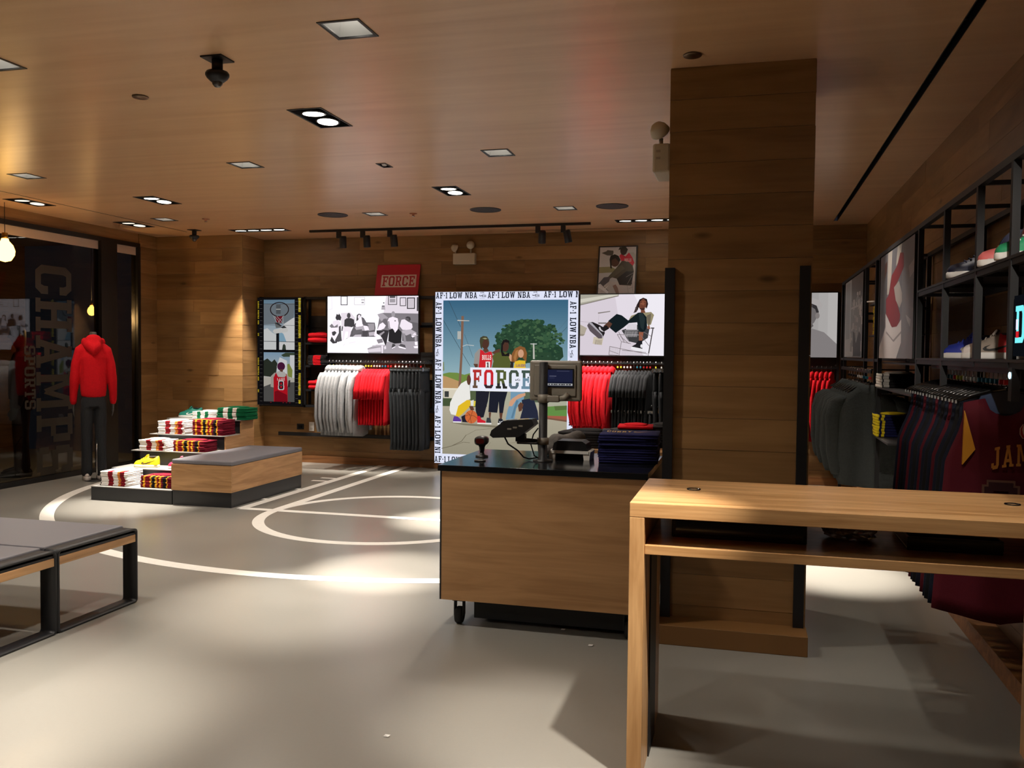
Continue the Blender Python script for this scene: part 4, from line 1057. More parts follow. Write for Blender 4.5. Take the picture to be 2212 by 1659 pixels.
def stack(label, x, y, z, n, w, d, h, bands, mats, seed, cat='shirt', rot=0.0, name='folded_shirt', top=None):
    ms = [folded_mesh(bands, w, d, h*1.04, seed+k, mats) for k in range(3)]
    for i in range(n):
        o = link(bpy.data.objects.new(name, ms[i % 3])); o.location = (x+random.uniform(-.005, .005), y+random.uniform(-.006, .006), z+i*h+.0004)
        o.rotation_euler = (0, 0, rot+random.uniform(-.025, .025))
        pos = 'topmost of its stack' if i == n-1 else 'lowest of its stack' if i == 0 else '%s from the top' % ORD[n-1-i]
        tag(o, '%s, %s' % (label, pos), cat, label)
        if i == n-1 and 'navy shirt' not in label:
            bm = BM(); loft(bm, [ell((0, yy, h+zz), rx*w, .02*d+rz, 12, 'y') for yy, zz, rx, rz in ((-.30*d, .0, .05, .001), (-.2*d, .003, .28, .004), (.05*d, .006, .36, .008), (.3*d, .004, .30, .006), (.42*d, .0, .1, .001))])
            obj('collar_roll', bm, mats[bands[0][2]] if bands is not BW_ else mats[0], o, smooth=True)
    return n
stack('white shirt with brick-red stripes on the lowest display step', -6.465, 8.09, SZ[0], 9, .335, .25, .0170, BW_, (CW, CK, CR, CO), 200)
stack('maroon striped shirt on the lowest display step', -5.945, 8.09, SZ[0], 9, .40, .22, .0135, BM_, (CM_, CR, CY, CK), 210)
stack('white shirt with brick-red stripes on the third display step', -6.455, 8.70, SZ[2], 7, .345, .25, .0165, BW_, (CW, CK, CR, CO), 220)
stack('maroon striped shirt on the third display step', -5.985, 8.70, SZ[2], 8, .40, .23, .0150, BM_, (CM_, CR, CY, CK), 230)
stack('white shirt with brick-red stripes on the fourth display step', -6.44, 9.02, SZ[3], 8, .36, .25, .0185, BW_, (CW, CK, CR, CO), 240)
stack('maroon striped shirt on the fourth display step', -5.955, 9.02, SZ[3], 11, .40, .24, .0160, BM_, (CM_, CR, CY, CK), 250)
stack('white shirt with dark green stripes on the top display step', -6.21, 9.33, SZ[4], 6, .32, .24, .0145, BWG, (CW, CG, CK), 260)
stack('green shirt with white stripes on the top display step', -5.84, 9.33, SZ[4], 9, .38, .25, .0155, BG_, (CG, CW), 270)
SOL = [(0, .3, 0), (.3, .7, 0), (.7, 1, 0)]
CB = COT('navy', (30, 32, 78)); CKD = COT('charcoal', (40, 38, 40)); CGD = COT('dark_grey', (62, 60, 62)); CRD = COT('bright_red', (206, 22, 34))
n_nv = 12
stack('navy shirt in the tall stack on the black counter top', -.685, 5.42, .9455, n_nv, .35, .30, .0145, SOL, (CB,), 300, rot=.05)
bm = None
PT = Print((0, 0, 300, 140), .30, .16, None, .7, .0002)
PT.text((176, 140, 56), 'CURRY', 10, 40, 60, 150, arc=-22).swoosh((190, 150, 50), 170, 30, 110, 50)
pv = thing('shirt_print', None, None); bpy.data.objects.remove(pv)
topnavy = [o for o in C.objects if o.name.startswith('folded_shirt') and 'navy' in o.get('label', '') and 'topmost' in o.get('label', '')][0]
PT.build('gold_print', topnavy, (-.15, -.12, .0172), (-PI/2+.03, 0, 0))
stack('charcoal shirt piled on the oak box table behind the monitor', -1.16, 6.62, .9005, 6, .36, .30, .019, SOL, (CKD,), 320, rot=-.15)
stack('dark grey shirt piled on the oak box table, middle pile', -.86, 6.64, .9005, 7, .36, .30, .018, SOL, (CGD,), 325, rot=.12)
stack('black shirt piled on the oak box table nearest the pillar', -.60, 6.80, .9005, 9, .22, .30, .018, SOL, (CKD,), 330, rot=.0)
stack('red shirt folded on top of the dark grey pile', -.80, 6.70, .9005+7*.018+.014, 1, .26, .24, .022, SOL, (CRD,), 335, rot=.1)
# crumpled grey garment spilling beside the printer
t = thing('crumpled_sweatshirt', 'crumpled grey sweatshirt lying behind the receipt printer', 'sweatshirt', (-1.13, 5.62, .9455))
rd = random.Random(9); bm = BM(); bmesh.ops.create_icosphere(bm, subdivisions=4, radius=1)
for v in bm.verts:
    a = v.co.copy(); n = 1+.07*math.sin(5*a.x+3*a.y)+.05*math.sin(6*a.z+4*a.x)
    v.co = Vector((a.x*.14*n+(.05 if a.z > 0 else 0)*a.z, a.y*.10*n, max(0, (a.z*.5+.36)*.17*n)))
obj('body', bm, fabric('grey_washed_fleece', (96, 92, 90)), t, smooth=True)
bm = BM(); tube(bm, [(-.08, -.09, .04), (-.11, -.11, .03), (-.10, -.13, .012)], [.03, .035, .02], 10); obj('sleeve', bm, MC['grey_washed_fleece'], t, smooth=True)
# folded goods in the racks
stack('bright red hoodie folded on the upper rack shelf', -5.81, 11.40, 1.7205, 2, .27, .20, .066, SOL, (REDF,), 340, 'hoodie', name='folded_hoodie')
stack('black shirt with red chest band on the middle rack shelf', -5.82, 11.40, 1.4005, 7, .27, .20, .0195, [(0, .28, 0), (.28, .72, 1), (.72, 1, 0)], (CKD, CRD), 345)
stack('bright red hoodie folded on the lower rack shelf', -5.81, 11.40, 1.0605, 2, .27, .20, .062, SOL, (REDF,), 350, 'hoodie', name='folded_hoodie')
stack('navy and yellow shirt folded in the jersey wall shelving', 1.10, 7.34, .9855, 8, .27, .24, .021, [(0, .06, 1), (.06, .12, 0), (.12, .2, 1), (.2, 1, 0)], (CB, COT('lemon', (230, 206, 40))), 360)
stack('black shirt with white end stripes folded in the jersey wall shelving', 1.12, 7.30, 1.3625, 5, .29, .24, .021, [(0, .05, 1), (.05, .08, 0), (.08, .22, 1), (.22, 1, 0)], (CKD, CW), 365)
stack('yellow banded navy shirt high in the corner shelving', 1.16, 7.95, 1.7805, 8, .26, .22, .030, [(0, .1, 1), (.1, .14, 0), (.14, .24, 1), (.24, 1, 0)], (CB, COT('lemon', (230, 206, 40))), 370)

# ================================================================== SNEAKERS
def sneaker(label, loc, rotz, toe, mid, heel, sole=(236, 234, 232), sw=(30, 26, 26), lace=None, L=.29, group=None, name='sneaker'):
    """toe points along local -x"""
    t = thing(name, label, 'sneaker', loc, (0, 0, rotz), group)
    ms = [mat('leather_%02x%02x%02x' % tuple(c), c, .5) for c in (toe, mid, heel)]
    bm = BM()
    def out(f, z):   # sole outline
        P = []
        for i in range(28):
            a = 2*PI*i/28; x = .5-.5*math.cos(a); wd = (.30+.10*math.sin(PI*min(1, x*1.1))+(.05 if x < .45 else 0))*(abs(math.sin(a))**.55)*.5*.36
            P.append(((x-.5)*L*f, math.copysign(wd*L/.36*1.05*f, math.sin(a)), z))
        return P
    loft(bm, [out(.985, 0), out(1.0, .006), out(1.0, .026), out(.97, .030)]); obj('sole', bm, mat('rubber_%02x%02x%02x' % tuple(sole), sole, .5), t)
    bm = BM(); R = []
    prof = [(.02, .10, .020), (.07, .17, .036), (.16, .205, .046), (.27, .215, .054), (.38, .205, .068), (.48, .195, .084), (.58, .185, .096), (.68, .18, .088), (.80, .178, .082), (.92, .165, .094), (.975, .12, .096)]
    for x, w, h in prof:
        r = []
        for k in range(13):
            a = PI*k/12; r.append(((x-.5)*L, w*.80*L*math.cos(a)*(1-.35*max(0, math.sin(a))**3), .028+h*L/.29*math.sin(a)**.7))
        R.append(ring(bm, r))
    for i, (a, b) in enumerate(zip(R, R[1:])): bridge(bm, a, b, 0 if i < 3 else 1 if i < 6 else 2, False)
    for i, r in ((0, R[0]), (2, R[-1])):
        f = bm.faces.new(r); f.material_index = i
    obj('upper', bm, ms, t, smooth=True)
    bm = BM(); loft(bm, [ell((.235*L, 0, .112), .155*L, .085*L, 16), ell((.24*L, 0, .1205), .17*L, .1*L, 16)]); obj('collar_opening', bm, mat('shoe_lining', (48, 40, 40), .8), t)
    lc = mat('lace_%02x%02x%02x' % tuple(lace or mid), lace or mid, .8)
    for k in range(4):
        x = (.30+.075*k-.5)*L; z = .028+(.056+.011*k)*L/.29
        bm = BM(); tube(bm, [(x, -.028, z-.006), (x-.004, 0, z+.005), (x, .028, z-.006)], .0035, 6); obj('lace', bm, lc, t)
    bm = BM(); prism(bm, [(.035*L-.02, .115), (.10*L-.02, .138), (.12*L-.02, .132), (.06*L-.02, .108)], 'y', -.022, .022); obj('tongue', bm, lc, t)
    for s in (-1, 1):
        bm = BM()
        # the curved check mark wraps the side of the upper
        pts = []
        for a, b in SWOOSH:
            x = .36+.52*a; pts.append(((x-.5)*L, .036+.044*b))
        def ys(x, z):
            q = x/L+.5
            for (xa, wa, ha), (xb, wb, hb) in zip(prof, prof[1:]):
                if xa <= q <= xb: f_ = (q-xa)/(xb-xa); w_, h_ = wa+(wb-wa)*f_, ha+(hb-ha)*f_
            sn = min(.97, max(0, (z-.028)/(h_*L/.29)))**(1/.7)
            return w_*.8*L*math.sqrt(1-sn*sn)*(1-.35*sn**3)
        A = ring(bm, [(p[0], s*(ys(*p)+.0025), p[1]) for p in pts]); B = ring(bm, [(p[0], s*(ys(*p)-.006), p[1]) for p in pts])
        bridge(bm, A, B); bm.faces.new(A); bm.faces.new(B)
        obj('check_mark', bm, mat('mark_%02x%02x%02x' % tuple(sw), sw, .5), t)
    return t
sneaker('teal sneaker with white check mark on the top display step', (-6.50, 9.36, SZ[4]+.0004), .25, (20, 128, 112), (20, 128, 112), (24, 136, 120), (210, 212, 210), (235, 235, 235))
sneaker('bright yellow sneaker with black check mark on the second display step', (-6.36, 8.36, SZ[1]+.0004), .12, (244, 220, 20), (244, 220, 20), (240, 214, 20), (246, 240, 200), (50, 36, 14))
sneaker('pink-red sneaker half hidden behind the display bench', (-5.93, 8.36, SZ[1]+.0004), .12, (190, 30, 70), (190, 30, 70), (190, 30, 70), (240, 236, 236), (230, 210, 214), (225, 120, 150))
sneaker('blue sneaker with pale check mark on the eye-level shelf', (1.135, 5.10, 1.5928), -.5, (40, 56, 160), (40, 56, 160), (30, 40, 110), sw=(150, 148, 146))
sneaker('white and red sneaker with black check mark on the eye-level shelf', (1.125, 4.60, 1.5928), -.5, (226, 220, 220), (150, 138, 128), (196, 28, 36), sw=(20, 18, 18))
sneaker('black sneaker with white sole at the shelf end beside the glowing panel', (1.125, 3.60, 1.5928), 0, (30, 30, 34), (30, 30, 34), (30, 30, 34))
sneaker('navy sneaker with white sole on the high shelf', (1.12, 4.95, 2.0012), 0, (24, 28, 52), (24, 28, 52), (24, 28, 52))
sneaker('coral sneaker on the high shelf beside the green one', (1.125, 4.34, 2.0012), 0, (232, 120, 120), (232, 120, 120), (222, 90, 96), sw=(240, 238, 236))
sneaker('green and white sneaker on the high shelf', (1.125, 4.06, 2.0012), 0, (40, 150, 104), (40, 150, 104), (240, 238, 236), sw=(20, 60, 44), lace=(240, 240, 240))
sneaker('yellow and green sneaker at the near end of the high shelf', (1.13, 3.62, 2.0012), 0, (240, 200, 30), (190, 40, 40), (40, 140, 100), sw=(20, 20, 20))
# basketballs on the high shelf, a cap in the corner shelving
def ball(label, loc, r, col):
    t = thing('basketball', label, 'basketball', loc)
    bm = BM(); bmesh.ops.create_uvsphere(bm, u_segments=28, v_segments=16, radius=r); obj('ball', bm, mat('ball_%02x%02x%02x' % tuple(col), col, .7, bump=.3, scale=300), t, smooth=True)
    bm = BM()
    for q in range(3):
        P = []
        for k in range(33):
            a = 2*PI*k/32; P.append([(r*1.001*math.cos(a), r*1.001*math.sin(a), 0), (0, r*1.001*math.cos(a), r*1.001*math.sin(a)), (r*1.001*math.cos(a), 0, r*1.001*math.sin(a))][q])
        tube(bm, P, .0025, 5, cap=False)
    obj('seam', bm, BLACK, t)
ball('navy basketball with dark seams on the high shelf', (1.24, 4.66, 2.0012+.10), .10, (28, 34, 72))
ball('maroon basketball at the back of the high shelf', (1.22, 4.20, 2.0012+.105), .105, (110, 40, 40))
t = thing('baseball_cap', 'white baseball cap high in the corner shelving', 'cap', (1.15, 7.93, 2.0505))
bm = BM(); lathe(bm, [(.098, 0), (.10, .03), (.09, .075), (.06, .108), (.02, .122), (.001, .124)], 24); obj('crown', bm, CW, t, smooth=True)
bm = BM(); prism(bm, [(-.08, -.05)]+[(-.10-.09*math.sin(PI*k/10), -.085*math.cos(PI*k/10)) for k in range(11)]+[(-.08, .05)], 'z', .0, .008); obj('brim', bm, CW, t)
bm = BM(); lathe(bm, [(.001, .13), (.010, .128), (.010, .122), (.001, .122)], 12); obj('button', bm, CW, t)
# glowing panel at the right picture edge
t = thing('light_panel', 'small glowing cyan display panel at the near end of the shelf', 'display', (1.02, 3.80, 1.61))
boxo('case', DARKPL, t, -.012, .02, -.30, .06, -.005, .23, .003)
PT = Print((0, 0, 36, 23), .36, .235, 1.0); PT.r((10, 12, 16), 0, 0, 36, 23).text((120, 232, 238), 'D', 2.2, 4.0, 14, 12).r((228, 224, 250), 3.0, 9, 6, 13).r((196, 30, 40), 3.2, 13.6, 7, 16)
PT.text((120, 232, 238), 'O', 17, 4, 14, 12)
PT.build('screen', t, (-.0125, .06, -.005), (0, 0, -PI/2))
t = thing('status_light', 'tiny ring-shaped white indicator on a dark bracket under the panel', 'indicator', (1.0, 3.82, 1.53))
boxo('bracket', DARKPL, t, -.01, .02, -.02, .025, -.10, .03)
bm = BM(); tube(bm, [(-.012, .011*math.cos(2*PI*k/16), .011*math.sin(2*PI*k/16)) for k in range(17)], .003, 6); obj('glow_ring', bm, emit('indicator', (200, 240, 255), 1.6), t)

# ================================================================== MANNEQUINS
def blob(name, parent, m, parts, voxel=.014, smooth=6):
    """one continuous surface grown from overlapping tapered limbs"""
    bm = BM()
    for pts, rad in parts:
        R = []
        P = [Vector(p) for p in pts]; n = 16; up = None
        for i, p in enumerate(P):
            d = (P[min(i+1, len(P)-1)]-P[max(i-1, 0)]).normalized()
            s = d.cross(Vector((0, 1, 0))) if abs(d.y) < .8 else d.cross(Vector((1, 0, 0)))
            s.normalize(); q = d.cross(s)
            rx, ry = rad[i] if isinstance(rad[i], tuple) else (rad[i], rad[i])
            R.append([p+s*math.cos(2*PI*k/n)*rx+q*math.sin(2*PI*k/n)*ry for k in range(n)])
        loft(bm, R)
    o = obj(name, bm, m, parent, smooth=True)
    r = o.modifiers.new('remesh', 'REMESH'); r.mode = 'VOXEL'; r.voxel_size = voxel; r.use_smooth_shade = True
    s = o.modifiers.new('smooth', 'SMOOTH'); s.iterations = smooth; s.factor = .5
    return o
def mannequin(label, loc, rotz, top, trousers, skin, shoe, head=False, rod=True, hood=True, scale=1.0):
    """faces local +y"""
    t = thing('mannequin', label, 'mannequin', loc, (0, 0, rotz)); t.scale = (scale,)*3
    # body: neck, hands, feet (one surface)
    parts = [([(0, 0, 1.0), (0, 0, 1.25), (0, -.01, 1.45), (0, -.005, 1.54), (0, 0, 1.64)], [(.13, .09), (.14, .10), (.12, .08), (.06, .058), (.052, .052)])]
    for s in (-1, 1):
        hx = s*.285
        parts.append(([(s*.15, 0, 1.43), (s*.22, -.01, 1.2), (hx, .02, .95), (hx+s*.01, .05, .86)], [.05, .045, .034, .028]))
        parts.append(([(hx+s*.01, .045, .88), (hx+s*.012, .06, .82), (hx+s*.012, .075, .765)], [(.018, .03), (.018, .042), (.015, .036)]))
        for f in range(4):
            yy = .045+.02*f; ln = (.075, .085, .08, .06)[3-f]
            parts.append(([(hx+s*.012, yy, .775), (hx+s*.008, yy+.006, .775-ln*.5), (hx-s*.004, yy+.008, .775-ln)], [.0095, .009, .007]))
        parts.append(([(hx+s*.01, .10, .83), (hx+s*.006, .125, .79), (hx, .13, .75)], [.012, .0105, .008]))
        parts.append(([(s*.09, 0, 1.0), (s*.10, .01, .55), (s*.10, -.01, .12), (s*.105, .04, .06)], [.085, .06, .04, .04]))
    if head:
        parts.append(([(0, .0, 1.58), (0, .015, 1.64), (0, .03, 1.72), (0, .025, 1.80), (0, .01, 1.845)], [(.055, .06), (.066, .078), (.078, .094), (.072, .088), (.03, .04)]))
        parts.append(([(0, .10, 1.74), (0, .135, 1.705), (0, .125, 1.69)], [.012, .014, .01]))
        for s in (-1, 1): parts.append(([(s*.072, .01, 1.75), (s*.084, .005, 1.73), (s*.076, .01, 1.695)], [.012, .014, .009]))
    blob('body', t, skin, parts, .009, 2)
    # hoodie
    hp = [([(0, 0, .93), (0, -.005, 1.0), (0, -.01, 1.18), (0, -.015, 1.36), (0, -.01, 1.47), (0, 0, 1.53)], [(.185, .135), (.20, .145), (.205, .15), (.225, .145), (.15, .11), (.08, .08)])]
    for s in (-1, 1):
        hp.append(([(s*.10, -.01, 1.46), (s*.20, -.01, 1.41), (s*.255, -.015, 1.27), (s*.285, -.01, 1.10), (s*.295, .02, .97), (s*.297, .035, .885), (s*.295, .045, .845)], [.085, .088, .08, .072, .062, .056, .042]))
    blob('hoodie', t, top, hp, .013, 4)
    if hood:
        blob('hood', t, top, [([(-.11, .06, 1.53), (-.135, -.03, 1.53), (-.08, -.12, 1.49), (0, -.145, 1.44), (.08, -.12, 1.49), (.135, -.03, 1.53), (.11, .06, 1.53)], [.035, .05, .06, .068, .06, .05, .035]),
                              ([(0, -.05, 1.585), (0, -.08, 1.555), (0, -.13, 1.47)], [(.10, .05), (.135, .055), (.10, .055)])], .012, 4)
    tp = [([(0, 0, .99), (0, 0, .90), (0, -.01, .80)], [(.165, .115), (.18, .13), (.175, .125)])]
    for s in (-1, 1):
        tp.append(([(s*.085, 0, .88), (s*.10, .005, .70), (s*.105, .01, .50), (s*.105, 0, .28), (s*.108, -.005, .10), (s*.108, .0, .055)], [.105, .098, .086, .082, .088, .08]))
    blob('trousers', t, trousers, tp, .013, 4)
    for s in (-1, 1):
        bm = BM(); loft(bm, [[(s*.108+x*w, y, z) for x, y in [(math.cos(2*PI*k/18)*.066, .06+math.sin(2*PI*k/18)*.175) for k in range(18)]] for z, w in ((.0, 1), (.03, 1.02), (.045, .95))]); sh = obj('shoe', bm, shoe, t)
        bm = BM(); loft(bm, [[(s*.108+math.cos(2*PI*k/18)*.061*w, .055+yo+math.sin(2*PI*k/18)*.165*l, z) for k in range(18)] for z, w, l, yo in ((.0455, 1, 1, 0), (.07, .95, .92, 0), (.095, .75, .6, -.03), (.11, .6, .45, -.045))]); obj('shoe_upper', bm, shoe, sh, smooth=True)
    if rod:
        bm = BM(); tube(bm, [(.03, -.17, 0.008), (.03, -.17, .35), (.04, -.09, .45)], .008, 8); obj('support_rod', bm, CHROME, t)
        bm = BM(); lathe(bm, [(.001, .008), (.15, .006), (.15, 0), (.001, 0)], 32); obj('base_plate', bm, BLACK, t, (0, -.06, 0.0002))
    return t
SKIN = mat('mannequin_grey', (86, 84, 82), .45)
mannequin('headless mannequin in a red hoodie and black trousers before the shop window', (-7.69, 9.12, 0), .75, fabric('scarlet_fleece', (196, 14, 26)), fabric('black_fleece', (40, 41, 44)), SKIN, mat('shoe_offwhite', (206, 196, 190), .5), scale=1.10).scale = (.74, .88, 1.10)
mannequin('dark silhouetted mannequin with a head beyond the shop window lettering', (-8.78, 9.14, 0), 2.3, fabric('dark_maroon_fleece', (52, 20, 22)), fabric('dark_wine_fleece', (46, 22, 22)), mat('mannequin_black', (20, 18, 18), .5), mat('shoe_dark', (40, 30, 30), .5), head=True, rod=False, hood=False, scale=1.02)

# ---- sockets on the far wall, paper scraps on the floor
t = thing('power_outlet', 'white double wall outlet low on the far wall', 'outlet', (-6.02, BW-.0195, .515))
boxo('cover_plate', WHITE, t, -.04, .04, -.008, 0, -.065, .065, .003)
for z in (-.03, .03):
    s = boxo('socket', mat('outlet_face', (206, 204, 198), .4), t, -.018, .018, -.011, -.0085, z-.016, z+.016)
t = thing('power_outlet', 'black wall outlet beside the white one', 'outlet', (-6.20, BW-.0195, .510))
boxo('cover_plate', DARKPL, t, -.055, .055, -.008, 0, -.04, .04, .003); boxo('socket', BLACKG, t, -.03, .03, -.011, -.0085, -.018, .018)
for x, y, lab in ((-1.0, 4.98, 'tiny white paper scrap on the floor below the counter front'), (-.80, 4.75, 'larger white paper scrap on the floor beside the table leg'), (-1.42, 3.38, 'tiny white paper scrap on the open floor nearest the viewer')):
    bm = BM(); f = bm.faces.new(ring(bm, [(-.012, -.008, .001), (.010, -.010, .002), (.016, .004, .006), (.002, .010, .002), (-.010, .008, .004)]))
    bmesh.ops.solidify(bm, geom=bm.faces[:], thickness=.0008); tag(obj('paper_scrap', bm, WHITE, None, (x, y, .0015)), lab, 'paper')

# ================================================================== POSTERS AND LIGHT BOXES
def panel(name, label, cat, x, y, z, w, h, d=.05, m=BLACK, rim=.012, rot=(0, 0, 0)):
    """sheet standing with its front face at y (before rotation), lower left corner at x, z"""
    t = thing(name, label, cat, (x, y, z), rot)
    boxo('backing', m, t, -rim, w+rim, .0, d, -rim, h+rim)
    return t
Y0 = 11.30
# ---- big AF-1 poster
t = panel('advertising_light_box', 'tall backlit poster of a group under a big tree, bordered with lettering', 'poster', -4.07, Y0, .10, 1.955, 2.308, .09, mat('lightbox_edge', (214, 216, 226), .5), .0)
W_ = (226, 230, 250); INK = (24, 27, 40)
P = Print((12, 45, 1360, 1655), 1.955, 2.308, .85)
P.r(W_, 0, 0, 1400, 1700)
P.grad((58, 100, 128), (150, 180, 188), 90, 124, 1268, 860, 40)
P.r((170, 170, 150), 90, 860, 1268, 1110).grad((176, 168, 148), (150, 144, 124), 90, 1090, 1268, 1565, 24)
P.p((112, 138, 66), (90, 870), (90, 812), (150, 798), (230, 800), (300, 818), (360, 800), (420, 840), (420, 900), (90, 900))
P.p((120, 132, 92), (90, 700), (100, 700), (104, 780), (90, 790))
P.p((186, 148, 102), (90, 830), (128, 838), (250, 880), (262, 950), (90, 950)).r((228, 220, 200), 90, 945, 262, 962).r((214, 206, 186), 100, 962, 240, 1060).r((60, 62, 60), 108, 975, 150, 1030).r((70, 84, 56), 90, 1040, 210, 1115)
P.p((98, 140, 70), (1050, 1180), (1050, 1100), (1180, 1088), (1268, 1100), (1268, 1180)).p((88, 110, 60), (1150, 1090), (1268, 1082), (1268, 1120), (1160, 1130)).p((160, 92, 72), (1070, 1180), (1268, 1178), (1268, 1216), (1090, 1196)).p((120, 84, 66), (1090, 1196), (1268, 1216), (1268, 1232), (1080, 1210))
P.p((84, 96, 66), (330, 860), (480, 850), (520, 1110), (370, 1120)).r((90, 100, 80), 860, 900, 1100, 1060)
rd = random.Random(21)
P.p((40, 66, 48), (600, 640), (590, 560), (620, 500), (660, 400), (740, 350), (800, 310), (900, 300), (1000, 320), (1080, 380), (1130, 440), (1150, 520), (1220, 560), (1230, 640), (1180, 690), (640, 690))
for k in range(300):
    a = rd.uniform(0, 6.28); q = rd.random()**.4; cx, cy = 905+q*math.cos(a)*325, 500+q*math.sin(a)*195
    if cy < 430 and abs(cx-905) > 260: continue
    g = rd.choice(((36, 62, 46), (46, 76, 54), (56, 88, 62), (40, 70, 50), (66, 96, 66)))
    r = rd.uniform(10, 26); nn = 8
    P.raw(g, [[(cx+r*(1+.3*rd.uniform(-1, 1))*math.cos(2*PI*i/nn), cy+r*.8*(1+.3*rd.uniform(-1, 1))*math.sin(2*PI*i/nn)) for i in range(nn)]]); P.z -= P.step*.85
P.r((44, 70, 50), 620, 600, 1120, 700)
for k in range(60):
    cx, cy = rd.uniform(600, 1200), rd.uniform(340, 690); P.e(rd.choice(((30, 52, 40), (74, 106, 74), (60, 90, 70))), cx, cy, rd.uniform(5, 14), rd.uniform(4, 9), 7); P.z -= P.step*.8
P.l((52, 66, 74), 3.5, (145, 128), (262, 372)).l((52, 66, 74), 3.5, (92, 308), (355, 735)).l((60, 76, 84), 2.5, (300, 440), (385, 660)).l((60, 80, 90), 3, (1155, 480), (1262, 370)).l((80, 104, 120), 2, (1180, 400), (1262, 305))
P.p((128, 96, 78), (268, 270), (292, 270), (284, 600), (268, 945), (243, 945), (262, 600)).p((196, 190, 180), (230, 306), (345, 312), (345, 318), (230, 316)).r((176, 178, 174), 231, 412, 266, 486).l((190, 196, 196), 6, (282, 552), (320, 538), (392, 545)).p((180, 180, 170), (948, 520), (962, 520), (968, 664), (950, 664)).r((186, 190, 186), 925, 522, 985, 530)
# people (a print: flat shapes)
SK = (96, 62, 48); SK2 = (80, 52, 42); SKL = (206, 156, 124)
P.p((150, 146, 142), (392, 715), (400, 620), (440, 575), (470, 570), (480, 740), (430, 745)).p((158, 154, 150), (548, 590), (580, 610), (575, 720), (552, 720))
P.p((206, 40, 48), (452, 582), (478, 590), (500, 615), (536, 600), (560, 600), (570, 640), (560, 748), (438, 748), (448, 660)).p(SK, (478, 588), (500, 612), (536, 598), (522, 570), (490, 568)).text((240, 226, 220), 'BULLS', 470, 632, 44, 88).r((236, 232, 230), 505, 692, 548, 748).text((40, 26, 28), '1', 515, 700, 46, 22)
P.e(SK2, 500, 520, 38, 56).p((70, 66, 46), (446, 500), (452, 470), (480, 455), (515, 460), (535, 490), (528, 520), (520, 492), (490, 486), (474, 520), (470, 580), (455, 560)).p((160, 160, 120), (470, 478), (500, 472), (520, 480), (500, 486))
P.p(SK, (388, 715), (430, 715), (430, 745), (405, 748)).p(SK, (560, 610), (600, 585), (640, 572), (640, 600), (590, 625))
P.p((86, 92, 46), (568, 640), (600, 612), (650, 602), (700, 606), (738, 625), (740, 748), (566, 748), (580, 690)).e(SK2, 690, 548, 34, 52).p((30, 26, 26), (655, 520), (668, 494), (700, 484), (728, 500), (730, 540), (716, 515), (684, 512), (668, 540), (668, 600), (690, 625), (726, 606), (730, 640), (660, 640), (648, 590)).p(SKL, (726, 650), (735, 618), (760, 640), (758, 690), (740, 686))
P.p((136, 88, 48), (750, 690), (752, 620), (780, 570), (830, 545), (875, 560), (895, 610), (888, 690), (850, 650), (815, 650), (790, 700)).p((168, 116, 66), (770, 650), (790, 590), (815, 580), (800, 640), (785, 700)).e(SKL, 838, 615, 27, 38).p((226, 186, 48), (770, 748), (782, 690), (820, 676), (880, 680), (884, 748)).text((92, 60, 130), 'LAKERS', 792, 712, 24, 92).p((44, 40, 40), (738, 748), (742, 690), (770, 690), (768, 748))
P.r((236, 238, 250), 358, 748, 1000, 966)
P.text(0, 'F', 383, 768, 172, 82, bands=((0, .42, (104, 80, 64)), (.42, 1, (178, 50, 48)))).text(0, 'O', 492, 768, 172, 88, bands=((0, .2, (58, 40, 46)), (.2, 1, (200, 38, 46)))).text(0, 'R', 604, 768, 172, 108, bands=((0, .28, (44, 44, 40)), (.28, 1, (84, 92, 50)))).text(0, 'C', 728, 768, 172, 92, bands=((0, .3, (92, 110, 122)), (.3, 1, (70, 82, 68)))).text(0, 'E', 846, 768, 172, 92, bands=((0, .6, (110, 140, 160)), (.6, 1, (66, 84, 76))))
P.swoosh((30, 34, 50), 786, 838, 40, 26).text((30, 34, 50), 'AIR', 808, 852, 14, 26)
P.p((34, 34, 44), (415, 968), (545, 968), (530, 1060), (490, 1210), (430, 1220), (412, 1140)).p((30, 32, 44), (548, 968), (715, 968), (690, 1060), (675, 1165), (640, 1165), (634, 1060), (620, 1165), (535, 1160)).p(SK, (540, 1162), (562, 1162), (556, 1216), (542, 1216)).p(SK, (640, 1165), (672, 1165), (664, 1222), (646, 1222))
P.p((116, 152, 176), (745, 968), (878, 968), (870, 1030), (800, 1120), (780, 1235), (700, 1225), (720, 1130), (745, 1060)).p((90, 126, 150), (800, 1040), (820, 1050), (770, 1210), (750, 1210)).p(SKL, (760, 1030), (820, 990), (884, 975), (884, 1000), (800, 1040), (760, 1100), (730, 1100), (735, 1060)).p((38, 42, 60), (850, 1040), (960, 1020), (1000, 1140), (1010, 1220), (900, 1240), (830, 1235), (858, 1130)).p(SK, (815, 1090), (840, 1060), (868, 1080), (850, 1140), (825, 1150)).p((46, 52, 84), (1040, 1290), (1080, 1215), (1090, 1240), (1060, 1295))
P.p((236, 234, 228), (160, 1150), (166, 1080), (215, 980), (270, 900), (320, 872), (352, 880), (362, 1040), (280, 1085), (230, 1200), (175, 1190)).e(SK, 346, 865, 20, 48).p((226, 186, 40), (220, 1205), (245, 1110), (330, 1052), (366, 1056), (360, 1110), (280, 1190), (250, 1212)).p((216, 196, 70), (385, 1110), (395, 1060), (414, 1060), (408, 1110)).p((222, 222, 216), (362, 1060), (395, 1050), (392, 1110), (370, 1110)).p(SK, (350, 1110), (385, 1106), (400, 1140), (370, 1160)).p((34, 32, 44), (285, 1260), (275, 1210), (330, 1180), (400, 1200), (400, 1265))
